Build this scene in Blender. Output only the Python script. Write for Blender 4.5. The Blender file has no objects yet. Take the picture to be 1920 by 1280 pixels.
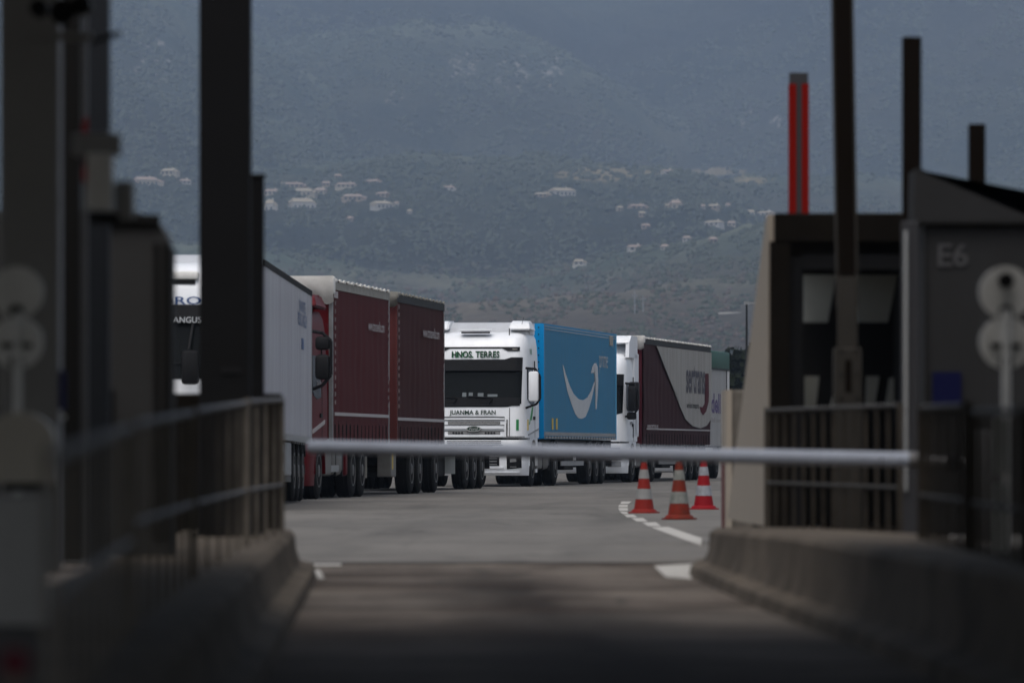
import bpy, bmesh, math, random
import numpy as np
from mathutils import Vector, Matrix
R = math.radians
rnd = random.Random(7)
sc = bpy.context.scene
COL = sc.collection

# ------------------------------------------------------------------ camera
F = 200 / 36 * 1920          # focal length in photo pixels
HZ = 846.0                   # horizon row
CH = 0.85                    # camera height
cam_d = bpy.data.cameras.new('camera')
cam = bpy.data.objects.new('camera', cam_d); COL.objects.link(cam)
cam.location = (0, 0, CH); cam.rotation_euler = (R(90), 0, 0)
cam_d.lens = 200; cam_d.sensor_width = 36; cam_d.shift_y = (HZ - 640) / 1920
cam_d.clip_start = 0.5; cam_d.clip_end = 30000
cam_d.dof.use_dof = True; cam_d.dof.focus_distance = 135; cam_d.dof.aperture_fstop = 3.3
sc.camera = cam

# ------------------------------------------------------------------ sky, sun, exposure
SUN_EL, SUN_AZ = R(66), R(200)        # azimuth clockwise from +Y: behind the camera, to its left
w = bpy.data.worlds.new('World'); sc.world = w; w.use_nodes = True
nt = w.node_tree; nt.nodes.clear()
sky = nt.nodes.new('ShaderNodeTexSky'); sky.sky_type = 'NISHITA'; sky.sun_disc = False
sky.sun_elevation = SUN_EL; sky.sun_rotation = SUN_AZ
sky.dust_density = 4.0; sky.air_density = 1.0; sky.ozone_density = 1.0
hs = nt.nodes.new('ShaderNodeHueSaturation'); hs.inputs['Saturation'].default_value = 0.5
bg = nt.nodes.new('ShaderNodeBackground'); bg.inputs[1].default_value = 0.15
ow = nt.nodes.new('ShaderNodeOutputWorld')
nt.links.new(sky.outputs[0], hs.inputs['Color']); nt.links.new(hs.outputs[0], bg.inputs[0]); nt.links.new(bg.outputs[0], ow.inputs[0])
sd = bpy.data.lights.new('sun', 'SUN'); sd.energy = 1.0; sd.angle = R(50); sd.color = (1, .95, .88)
so = bpy.data.objects.new('sun', sd); COL.objects.link(so)
sdir = Vector((math.sin(SUN_AZ) * math.cos(SUN_EL), math.cos(SUN_AZ) * math.cos(SUN_EL), math.sin(SUN_EL)))
so.rotation_euler = sdir.to_track_quat('Z', 'Y').to_euler()
sc.view_settings.view_transform = 'Standard'; sc.view_settings.look = 'None'
sc.view_settings.gamma = 1; sc.view_settings.use_curve_mapping = False
sc.view_settings.exposure = 0.12
sc.cycles.use_denoising = True
sc.cycles.volume_bounces = 0; sc.cycles.max_bounces = 8; sc.cycles.transparent_max_bounces = 12

# ------------------------------------------------------------------ helpers
def G(px, py):                      # ground point (metres) of a photo pixel
    d = CH * F / (py - HZ); return ((px - 960) * d / F, d)
def XZ(px, py, d):                  # x and z of a photo pixel at distance d
    return ((px - 960) * d / F, CH + (HZ - py) * d / F)

def mat(name, col, rough=.6, metal=0, dirt=0, dirtcol=(.05, .045, .04), scale=3, stretch=(1, 1, 1), bump=0, bscale=40, spec=.22,
        trans=0, coat=0, rvar=0):
    m = bpy.data.materials.new(name); m.use_nodes = True
    t = m.node_tree; b = t.nodes['Principled BSDF']
    b.inputs['Base Color'].default_value = (*col, 1); b.inputs['Roughness'].default_value = rough
    b.inputs['Metallic'].default_value = metal; b.inputs['Specular IOR Level'].default_value = spec
    b.inputs['Transmission Weight'].default_value = trans; b.inputs['Coat Weight'].default_value = coat
    tc = t.nodes.new('ShaderNodeTexCoord'); mp = t.nodes.new('ShaderNodeMapping')
    mp.inputs['Scale'].default_value = stretch; t.links.new(tc.outputs['Object'], mp.inputs[0])
    if dirt:
        n = t.nodes.new('ShaderNodeTexNoise'); n.inputs['Scale'].default_value = scale; n.inputs['Detail'].default_value = 8
        n.inputs['Roughness'].default_value = .65
        r = t.nodes.new('ShaderNodeMapRange'); r.inputs[1].default_value = .38; r.inputs[2].default_value = .72
        r.inputs[3].default_value = 0; r.inputs[4].default_value = dirt
        mx = t.nodes.new('ShaderNodeMix'); mx.data_type = 'RGBA'
        mx.inputs[6].default_value = (*col, 1); mx.inputs[7].default_value = (*dirtcol, 1)
        t.links.new(mp.outputs[0], n.inputs['Vector']); t.links.new(n.outputs[0], r.inputs[0])
        t.links.new(r.outputs[0], mx.inputs[0]); t.links.new(mx.outputs[2], b.inputs['Base Color'])
    if bump:
        n2 = t.nodes.new('ShaderNodeTexNoise'); n2.inputs['Scale'].default_value = bscale; n2.inputs['Detail'].default_value = 6
        bp = t.nodes.new('ShaderNodeBump'); bp.inputs['Strength'].default_value = bump; bp.inputs['Distance'].default_value = .02
        t.links.new(mp.outputs[0], n2.inputs['Vector']); t.links.new(n2.outputs[0], bp.inputs['Height'])
        t.links.new(bp.outputs[0], b.inputs['Normal'])
    return m

M = {}
M['white'] = mat('white_paint', (.76, .78, .81), .28, dirt=.22, dirtcol=(.42, .40, .37), scale=1.5, stretch=(2, 2, .5), coat=.3)
M['offwhite'] = mat('white_tarpaulin', (.74, .73, .70), .6, dirt=.45, dirtcol=(.3, .28, .25), scale=3, bump=.3, bscale=9)
M['greytarp'] = mat('grey_tarpaulin', (.30, .29, .26), .7, dirt=.5, dirtcol=(.12, .11, .1), scale=4, bump=.4, bscale=9)
M['reefer'] = mat('reefer_panel', (.88, .88, .92), .18, dirt=.7, dirtcol=(.52, .52, .54), scale=.7, stretch=(1, 9, .25), spec=.8)
M['red'] = mat('red_paint', (.085, .002, .005), .5, spec=.12, dirt=.3, dirtcol=(.07, .01, .012), scale=2)
M['curtain_red'] = mat('red_curtain', (.15, .024, .027), .6, spec=.15, dirt=.5, dirtcol=(.11, .032, .034), scale=.8, stretch=(1, 5, .5), bump=.15, bscale=3)
M['curtain_brown'] = mat('dark_red_curtain', (.098, .023, .022), .6, spec=.15, dirt=.6, dirtcol=(.07, .028, .027), scale=.8, stretch=(1, 5, .5), bump=.15, bscale=3)
M['curtain_maroon'] = mat('maroon_curtain', (.07, .018, .022), .6, spec=.15, dirt=.5, dirtcol=(.06, .025, .03), scale=.8, stretch=(1, 4, .5), bump=.15, bscale=3)
M['curtain_grey'] = mat('grey_curtain_print', (.29, .28, .26), .55, spec=.2, dirt=.7, dirtcol=(.17, .155, .14), scale=.9, stretch=(1, 4, .5))
M['blue'] = mat('blue_panel', (.035, .34, .58), .4, spec=.3, dirt=.55, dirtcol=(.08, .28, .44), scale=.8, stretch=(1, 5, .35))
M['bluefront'] = mat('blue_front_panel', (.0, .22, .5), .35)
M['logo_grey'] = mat('pale_grey_print', (.46, .48, .50), .5, dirt=.4, dirtcol=(.32, .34, .37), scale=2)
M['letter_grey'] = mat('pale_lettering', (.36, .33, .33), .6)
M['dim_grey'] = mat('dim_reflector', (.20, .15, .15), .6)
M['letter_dark'] = mat('dark_lettering', (.03, .025, .04), .5)
M['letter_navy'] = mat('navy_lettering', (.012, .05, .16), .4)
M['letter_purple'] = mat('purple_lettering', (.05, .02, .12), .4)
M['letter_green'] = mat('green_lettering', (.02, .2, .06), .4)
M['letter_black'] = mat('black_green_lettering', (.01, .03, .02), .4)
M['maroon_print'] = mat('maroon_print', (.07, .012, .018), .7, spec=.08)
M['black'] = mat('black_plastic', (.009, .009, .010), .5, dirt=.5, dirtcol=(.016, .016, .016), scale=8, spec=.1)
M['glass'] = mat('dark_glass', (.004, .005, .005), .12, spec=.1)
M['chassis'] = mat('chassis_steel', (.010, .010, .010), .7, dirt=.4, dirtcol=(.03, .028, .026), scale=6, spec=.1)
M['tyre'] = mat('tyre_rubber', (.008, .008, .008), .85, dirt=.4, dirtcol=(.02, .019, .018), scale=6, spec=.08)
M['rim'] = mat('steel_rim', (.13, .13, .13), .5, metal=.4, dirt=.7, dirtcol=(.06, .055, .05), scale=9)
M['tank'] = mat('brushed_tank', (.15, .147, .14), .5, metal=.4, dirt=.6, dirtcol=(.1, .09, .08), scale=5)
M['alu'] = mat('aluminium_rail', (.30, .31, .32), .4, metal=.6, dirt=.5, dirtcol=(.15, .14, .13), scale=5)
M['lamp'] = mat('headlight_lens', (.5, .52, .55), .12, metal=.6)
M['chrome'] = mat('chrome_trim', (.6, .6, .6), .25, metal=.9)
M['paper'] = mat('pale_paper', (.42, .44, .43), .7); M['dashpaper'] = mat('papers_behind_glass', (.14, .16, .17), .7)
M['green'] = mat('green_tarpaulin', (.012, .085, .06), .55, dirt=.5, dirtcol=(.02, .05, .04), scale=3)
M['boxwhite'] = mat('white_ribbed_panel', (.58, .58, .58), .5, dirt=.4, dirtcol=(.4, .38, .36), scale=1.2, stretch=(1, 4, .4))
M['yellow'] = mat('yellow_sticker', (.5, .36, .05), .5)
M['orange'] = mat('orange_lamp', (.6, .12, .02), .4)
M['grille_grey'] = mat('grey_grille_mesh', (.24, .24, .24), .6, dirt=.9, dirtcol=(.07, .07, .07), scale=30)
M['recess'] = mat('shaded_panel_recess', (.07, .07, .07), .7)  # grey laid in panel gaps, standing for their shade
# place
M['concrete'] = mat('dark_brown_concrete', (.008, .0065, .005), .9, spec=.04, dirt=.65, dirtcol=(.003, .0025, .002), scale=1.6, bump=.4, bscale=14)  # near-black brown concrete, mottled darker
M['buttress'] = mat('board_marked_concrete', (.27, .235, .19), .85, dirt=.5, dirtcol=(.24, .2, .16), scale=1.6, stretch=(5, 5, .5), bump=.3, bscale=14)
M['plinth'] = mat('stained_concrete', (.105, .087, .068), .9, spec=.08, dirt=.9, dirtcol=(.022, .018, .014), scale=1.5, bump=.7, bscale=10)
M['rail'] = mat('galvanised_rail', (.10, .10, .103), .6, metal=.2, dirt=.6, dirtcol=(.06, .055, .05), scale=5)
M['rail2'] = mat('shaded_railing_tube', (.055, .053, .05), .7, spec=.1, dirt=.5, dirtcol=(.03, .028, .025), scale=5)  # darker tube for the right railings, shade put into the colour
M['bar'] = mat('weathered_grey_bar', (.125, .112, .095), .8, spec=.1, dirt=.8, dirtcol=(.04, .034, .028), scale=4)
M['column'] = mat('dark_painted_steel', (.008, .008, .0085), .8, dirt=.4, dirtcol=(.005, .005, .005), scale=2, spec=.06)
M['dimgrey'] = mat('shaded_grey_bracket', (.034, .031, .027), .7, spec=.08, dirt=.4, dirtcol=(.02, .02, .018), scale=6)  # bracket grey lowered to stand for canopy shade
M['column2'] = mat('grey_post_paint', (.035, .035, .038), .7, spec=.1)
M['greycol'] = mat('grey_painted_steel', (.30, .30, .30), .6, dirt=.4, dirtcol=(.2, .2, .2), scale=2)
M['bluecol'] = mat('blue_grey_steel', (.028, .033, .042), .7)
M['booth'] = mat('grey_booth_panel', (.05, .05, .051), .6, dirt=.4, dirtcol=(.035, .035, .035), scale=2)
M['booth2'] = mat('shaded_booth_panel', (.024, .024, .0245), .8, spec=.1, dirt=.4, dirtcol=(.016, .016, .016), scale=2)  # right booth panels darkened in place of canopy shade
M['bar2'] = mat('shaded_railing_bar', (.040, .034, .027), .8, spec=.1, dirt=.8, dirtcol=(.014, .012, .010), scale=4)  # darker copy of the bars, canopy shade in the colour
M['faint'] = mat('shaded_letter_grey', (.05, .05, .052), .7)  # booth letters darkened along with the shaded panel
M['signwhite'] = mat('dirty_white_sign', (.78, .78, .77), .6, dirt=.4, dirtcol=(.4, .4, .38), scale=3)
M['dome'] = mat('beige_housing', (.52, .49, .44), .6)
M['armpaint'] = mat('white_barrier_tube', (.24, .26, .30), .5, dirt=.45, dirtcol=(.16, .17, .195), scale=3, spec=.3)
M['navy2'] = mat('shaded_navy_notice', (.003, .004, .032), .7, spec=.1)  # navy darkened as if under the canopy
M['navy'] = mat('navy_panel', (.008, .012, .12), .5)
M['redpaint'] = mat('red_marker', (.15, .005, .003), .8, spec=.05)
M['brownarm'] = mat('dark_brown_board', (.006, .0042, .003), .8, spec=.04)
M['pane'] = mat('milky_window_pane', (.50, .51, .46), .5, dirt=.4, dirtcol=(.34, .34, .30), scale=3)
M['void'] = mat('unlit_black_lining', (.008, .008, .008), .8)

def finish(name, bm, m, parent=None, smooth=None):
    me = bpy.data.meshes.new(name); bm.normal_update(); bm.to_mesh(me); bm.free()
    if m: me.materials.append(m)
    if smooth is not None:
        me.polygons.foreach_set('use_smooth', [True] * len(me.polygons)); me.set_sharp_from_angle(angle=R(smooth))
    o = bpy.data.objects.new(name, me); COL.objects.link(o); o.parent = parent
    return o
def thing(name, label, cat, loc=(0, 0, 0), rz=0, group=None):
    o = bpy.data.objects.new(name, None); COL.objects.link(o); o.location = loc; o.rotation_euler = (0, 0, rz)
    o['label'] = label; o['category'] = cat
    if group: o['group'] = group
    return o
def tag(o, label, cat, group=None):
    o['label'] = label; o['category'] = cat
    if group: o['group'] = group
    return o
def struct(o): o['kind'] = 'structure'; return o
def stuff(o, label, cat): o['kind'] = 'stuff'; o['label'] = label; o['category'] = cat; return o
def copy_tree(o, parent=None):
    c = o.copy(); COL.objects.link(c); c.parent = parent
    for ch in list(o.children): copy_tree(ch, c)
    return c

def box(bm, x0, x1, y0, y1, z0, z1, bev=0):
    n = bmesh.new()
    vs = [n.verts.new(p) for p in ((x0, y0, z0), (x1, y0, z0), (x1, y1, z0), (x0, y1, z0), (x0, y0, z1), (x1, y0, z1), (x1, y1, z1), (x0, y1, z1))]
    for f in ((0, 3, 2, 1), (4, 5, 6, 7), (0, 1, 5, 4), (1, 2, 6, 5), (2, 3, 7, 6), (3, 0, 4, 7)): n.faces.new([vs[i] for i in f])
    if bev: bmesh.ops.bevel(n, geom=n.edges[:], offset=bev, segments=2, affect='EDGES', profile=.5)
    me = bpy.data.meshes.new('t'); n.to_mesh(me); n.free(); bm.from_mesh(me); bpy.data.meshes.remove(me)
def cyl(bm, a, b, r, seg=12, r2=None):
    a, b = Vector(a), Vector(b); d = b - a; r2 = r if r2 is None else r2
    q = d.to_track_quat('Z', 'Y').to_matrix().to_4x4(); q.translation = (a + b) / 2
    bmesh.ops.create_cone(bm, cap_ends=True, segments=seg, radius1=r, radius2=r2, depth=d.length, matrix=q)
def prism(bm, pts, fn0, fn1):               # polygon pts (u,v) mapped by two functions, sides joined
    a = [bm.verts.new(fn0(*p)) for p in pts]; b = [bm.verts.new(fn1(*p)) for p in pts]
    bm.faces.new(a); bm.faces.new(b[::-1])
    for i in range(len(pts)):
        j = (i + 1) % len(pts); bm.faces.new((a[j], a[i], b[i], b[j]))
    bmesh.ops.recalc_face_normals(bm, faces=bm.faces[:])
def lathe(bm, prof, seg=24, M4=None):
    M4 = M4 or Matrix.Identity(4)
    rings = [[bm.verts.new(M4 @ Vector((r * math.cos(2 * math.pi * i / seg), r * math.sin(2 * math.pi * i / seg), z))) for i in range(seg)] for r, z in prof]
    for a, b in zip(rings, rings[1:]):
        for i in range(seg):
            j = (i + 1) % seg; bm.faces.new((a[i], a[j], b[j], b[i]))
    bm.faces.new(rings[0][::-1]); bm.faces.new(rings[-1])
    bmesh.ops.recalc_face_normals(bm, faces=bm.faces[:])
def pbox(name, m, parent, *a, bev=0, smooth=None):
    bm = bmesh.new(); box(bm, *a, bev=bev); return finish(name, bm, m, parent, smooth)
def pcyl(name, m, parent, a, b, r, seg=12, r2=None):
    bm = bmesh.new(); cyl(bm, a, b, r, seg, r2); return finish(name, bm, m, parent, 40)
def pipe(bm, pts, r, seg=8):
    for a, b in zip(pts, pts[1:]): cyl(bm, a, b, r, seg)
def pwrap(name, m, parent, nu, nv, fn, smooth=40, thick=0, tn=None):
    bm = bmesh.new(); g = [[bm.verts.new(fn(i / nu, j / nv)) for j in range(nv + 1)] for i in range(nu + 1)]
    for i in range(nu):
        for j in range(nv): bm.faces.new((g[i][j], g[i + 1][j], g[i + 1][j + 1], g[i][j + 1]))
    if thick:
        geo = bmesh.ops.solidify(bm, geom=bm.faces[:], thickness=thick)
    return finish(name, bm, m, parent, smooth)
def lettering(s, m, parent, box4, fn, bold=0.0, name='lettering', shear=0.0, sub=0):
    """text fitted to box4 = (u0,u1,v0,v1) and mapped by fn(u,v) -> point"""
    cu = bpy.data.curves.new('t', 'FONT'); cu.body = s; cu.offset = bold; cu.resolution_u = 3; cu.shear = shear
    o = bpy.data.objects.new('t', cu); COL.objects.link(o); bpy.context.view_layer.update()
    ev = o.evaluated_get(bpy.context.evaluated_depsgraph_get()); me0 = ev.to_mesh()
    bm = bmesh.new(); bm.from_mesh(me0); ev.to_mesh_clear()
    bpy.data.objects.remove(o); bpy.data.curves.remove(cu)
    xs = [v.co.x for v in bm.verts]; ys = [v.co.y for v in bm.verts]
    x0, x1, y0, y1 = min(xs), max(xs), min(ys), max(ys); u0, u1, v0, v1 = box4
    for v in bm.verts:
        v.co = fn(u0 + (v.co.x - x0) / (x1 - x0) * (u1 - u0), v0 + (v.co.y - y0) / (y1 - y0) * (v1 - v0))
    return finish(name, bm, m, parent)
def flat(name, m, parent, pts, fn):
    bm = bmesh.new(); f = bm.faces.new([bm.verts.new(fn(*p)) for p in pts])
    bmesh.ops.triangulate(bm, faces=[f]); return finish(name, bm, m, parent)

# ------------------------------------------------------------------ numpy noise
def vnoise(x, y, seed=0):
    xi = np.floor(x).astype(np.int64); yi = np.floor(y).astype(np.int64); xf = x - xi; yf = y - yi
    def h(a, b):
        n = (a * 374761393 + b * 668265263 + seed * 1442695041) & 0x7fffffff
        n = ((n ^ (n >> 13)) * 1274126177) & 0x7fffffff
        return ((n ^ (n >> 16)) & 0xffff) / 65535.0
    u = xf * xf * (3 - 2 * xf); v = yf * yf * (3 - 2 * yf)
    return (h(xi, yi) * (1 - u) + h(xi + 1, yi) * u) * (1 - v) + (h(xi, yi + 1) * (1 - u) + h(xi + 1, yi + 1) * u) * v
def fbm(x, y, oct=5, seed=0, gain=.5):
    s = 0; a = 1; t = 0
    for k in range(oct):
        s = s + a * vnoise(x * 2 ** k, y * 2 ** k, seed + k); t += a; a *= gain
    return s / t

# ------------------------------------------------------------------ hills
def interp(u, pts): return np.interp(u, [p[0] for p in pts], [p[1] for p in pts])
LAYERS = [
    (5500, .17, [(-3000, -200), (0, -140), (700, -90), (1100, -30), (1400, -120), (2200, -260), (4000, -200)]),
    (4650, .15, [(-3000, 500), (200, 250), (450, 110), (650, 75), (800, 58), (950, 62), (1050, 98), (1220, 188), (1400, 265), (1600, 300), (1900, 250), (2600, 100), (4000, 0)]),
    (5000, .16, [(-3000, 500), (900, 420), (1150, 300), (1400, 150), (1600, 70), (1900, 20), (2600, -20), (4000, 100)]),
    (4300, .14, [(-3000, -300), (0, -140), (330, 0), (470, 65), (620, 175), (770, 290), (960, 400), (1300, 560), (4000, 900)]),
    (3800, .13, [(-3000, -100), (0, 60), (330, 110), (470, 168), (620, 272), (800, 350), (1000, 430), (1300, 600), (4000, 900)]),
    (3500, .10, [(-3000, 420), (0, 330), (400, 320), (800, 318), (1000, 318), (1300, 312), (1500, 330), (1900, 350), (4000, 420)]),
    (2600, .08, [(-3000, 480), (0, 520), (500, 500), (900, 520), (1100, 500), (1300, 450), (1600, 400), (4000, 400)]),
    (2000, .06, [(-3000, 620), (0, 600), (500, 610), (850, 590), (1100, 560), (1500, 520), (4000, 500)]),
]
def terrain(u, y, fine=True, want=False):
    x = (u - 960) * y / F
    z = (y - 1450) * .026 - 3
    wob = 38 * (fbm(x / 160, y / 420, 4, 3) - .5)
    kind = np.zeros_like(x) + .9
    for li, (yk, s, pts) in enumerate(LAYERS):
        yk2 = yk + 380 * (fbm(u / 300, u * 0 + yk, 3, 11) - .5)
        zs = CH + (HZ - interp(u, pts)) / F * yk2
        f = np.where(y < yk2, zs - s * (yk2 - y) * (1 + .25 * np.minimum((yk2 - y) / 900, 1)), zs - .22 * (y - yk2))
        t_ = (.78, 1.0, .88, 1.12, .92, .85, 1.05, .95)[li] + .95 * np.exp(-np.abs(yk2 - y) / 170) - .45 * np.exp(-np.abs(yk2 - y - 600) / 260)  # ridge shading and scrub cover in the tone: crests lighter, gullies darker
        kind = np.where(f > z, t_, kind)
        k = 9.0; m = np.maximum(z, f); z = m + k * np.log(np.exp((z - m) / k) + np.exp((f - m) / k)) * .6
    amp = np.clip((y - 1500) / 1200, 0, 1)
    z = z + wob * amp * .7 + 9 * amp * (1 - np.abs(2 * fbm(x / 75 + y / 400, y / 240, 4, 21) - 1) - .75)
    if fine:
        c = np.abs(2 * vnoise(x / 5.5, y / 9, 5) - 1); c2 = vnoise(x / 2.4, y / 5, 8)
        z = z + np.maximum(amp, .45) * (1.7 * (1 - c) + .9 * c2) * (.5 + fbm(x / 45, y / 120, 3, 77))
    t0 = np.clip((y - 640) / 900, 0, 1); z = -3 + (z + 3) * t0 * t0 * (3 - 2 * t0)
    return (z, kind) if want else z
def build_hills():
    us = np.concatenate([np.arange(-1800, -60, 30), np.arange(-60, 1980, 2.6), np.arange(1980, 3700, 30)])
    ys = np.concatenate([np.arange(620, 1450, 14), np.arange(1450, 4200, 6.5), np.arange(4200, 6800, 9)])
    U, Y = np.meshgrid(us, ys, indexing='ij'); Z, KD = terrain(U, Y, True, True); X = (U - 960) * Y / F
    nu, ny = U.shape
    co = np.stack([X, Y, Z], -1).reshape(-1, 3)
    idx = np.arange(nu * ny).reshape(nu, ny)
    q = np.stack([idx[:-1, :-1], idx[1:, :-1], idx[1:, 1:], idx[:-1, 1:]], -1).reshape(-1, 4)
    me = bpy.data.meshes.new('hills')
    me.vertices.add(len(co)); me.vertices.foreach_set('co', co.ravel())
    me.loops.add(q.size); me.loops.foreach_set('vertex_index', q.ravel().astype(np.int32))
    me.polygons.add(len(q)); me.polygons.foreach_set('loop_start', np.arange(0, q.size, 4, dtype=np.int32))
    me.update(calc_edges=True)
    P = HZ - (Z - CH) / Y * F                     # where the spot lies on the slope, as an elevation
    g = fbm(X / 30, Y / 60, 5, 31, .62)[..., None]; g2 = fbm(X / 200, Y / 500, 3, 41)[..., None]; g3 = vnoise(X / 2.2, Y / 5, 51)[..., None]
    dark = np.array([.022, .030, .022]); olive = np.array([.040, .045, .031]); brown = np.array([.070, .052, .042])
    c = dark + (olive - dark) * np.clip((g - .33) * 2.8, 0, 1)
    low = np.clip((P - 455) / 90, 0, 1)[..., None]
    c = c + (brown - c) * np.clip(low * .5 + (g2 - .62) * 1.0, 0, .7)
    c = c * (.7 + .6 * g3) * KD[..., None]  # ridge shading from KD goes into the albedo
    # meadows
    def blob(u0, u1, p0, p1, n=1.0):
        a = 1 - ((U - (u0 + u1) / 2) / ((u1 - u0) / 2)) ** 2 - ((P - (p0 + p1) / 2) / ((p1 - p0) / 2)) ** 2
        return np.clip(a * 2.5 + (fbm(U / 14, P / 5, 4, 61) - .5) * 2.6 * n, 0, 1)[..., None]
    field = np.array([.20, .165, .10])
    for a in ((1030, 1215, 312, 342), (1285, 1400, 314, 330), (1370, 1460, 332, 344), (1180, 1250, 318, 330)):
        c = c + (field - c) * blob(*a, .7) * .75 * (.6 + .5 * g3)
    rock = np.array([.19, .18, .165])
    rn = np.clip((fbm(X / 5, Y / 16, 4, 91, .7) - .53) * 12, 0, 1)[..., None]
    for a in ((840, 900, 92, 160), (930, 990, 95, 140), (925, 1000, 130, 168), (1010, 1060, 100, 170), (720, 760, 170, 200), (250, 320, 70, 170), (1385, 1420, 205, 245), (1440, 1470, 215, 240)):
        c = c + (rock - c) * blob(*a, 1.0) * rn * .85
    rgba = np.concatenate([np.clip(c, 0, 1), np.ones_like(c[..., :1])], -1).reshape(-1, 4)
    at = me.color_attributes.new('albedo', 'FLOAT_COLOR', 'POINT'); at.data.foreach_set('color', rgba.ravel().astype(np.float32))
    m = bpy.data.materials.new('scrub_hillside'); m.use_nodes = True; t = m.node_tree; b = t.nodes['Principled BSDF']
    a = t.nodes.new('ShaderNodeVertexColor'); a.layer_name = 'albedo'; t.links.new(a.outputs[0], b.inputs['Base Color'])
    b.inputs['Roughness'].default_value = 1; b.inputs['Specular IOR Level'].default_value = .1
    me.materials.append(m); me.polygons.foreach_set('use_smooth', [True] * len(me.polygons))
    o = bpy.data.objects.new('hills', me); COL.objects.link(o); return struct(o)
build_hills()
_YS = np.arange(1500, 6200, 4.0)
def hit(px, py):                     # where the slope is seen at that direction
    z = terrain(np.full_like(_YS, px), _YS); e = HZ - (z - CH) / _YS * F
    k = int(np.argmax(e <= py)); return (px - 960) * _YS[k] / F, float(_YS[k]), float(z[k])

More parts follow.
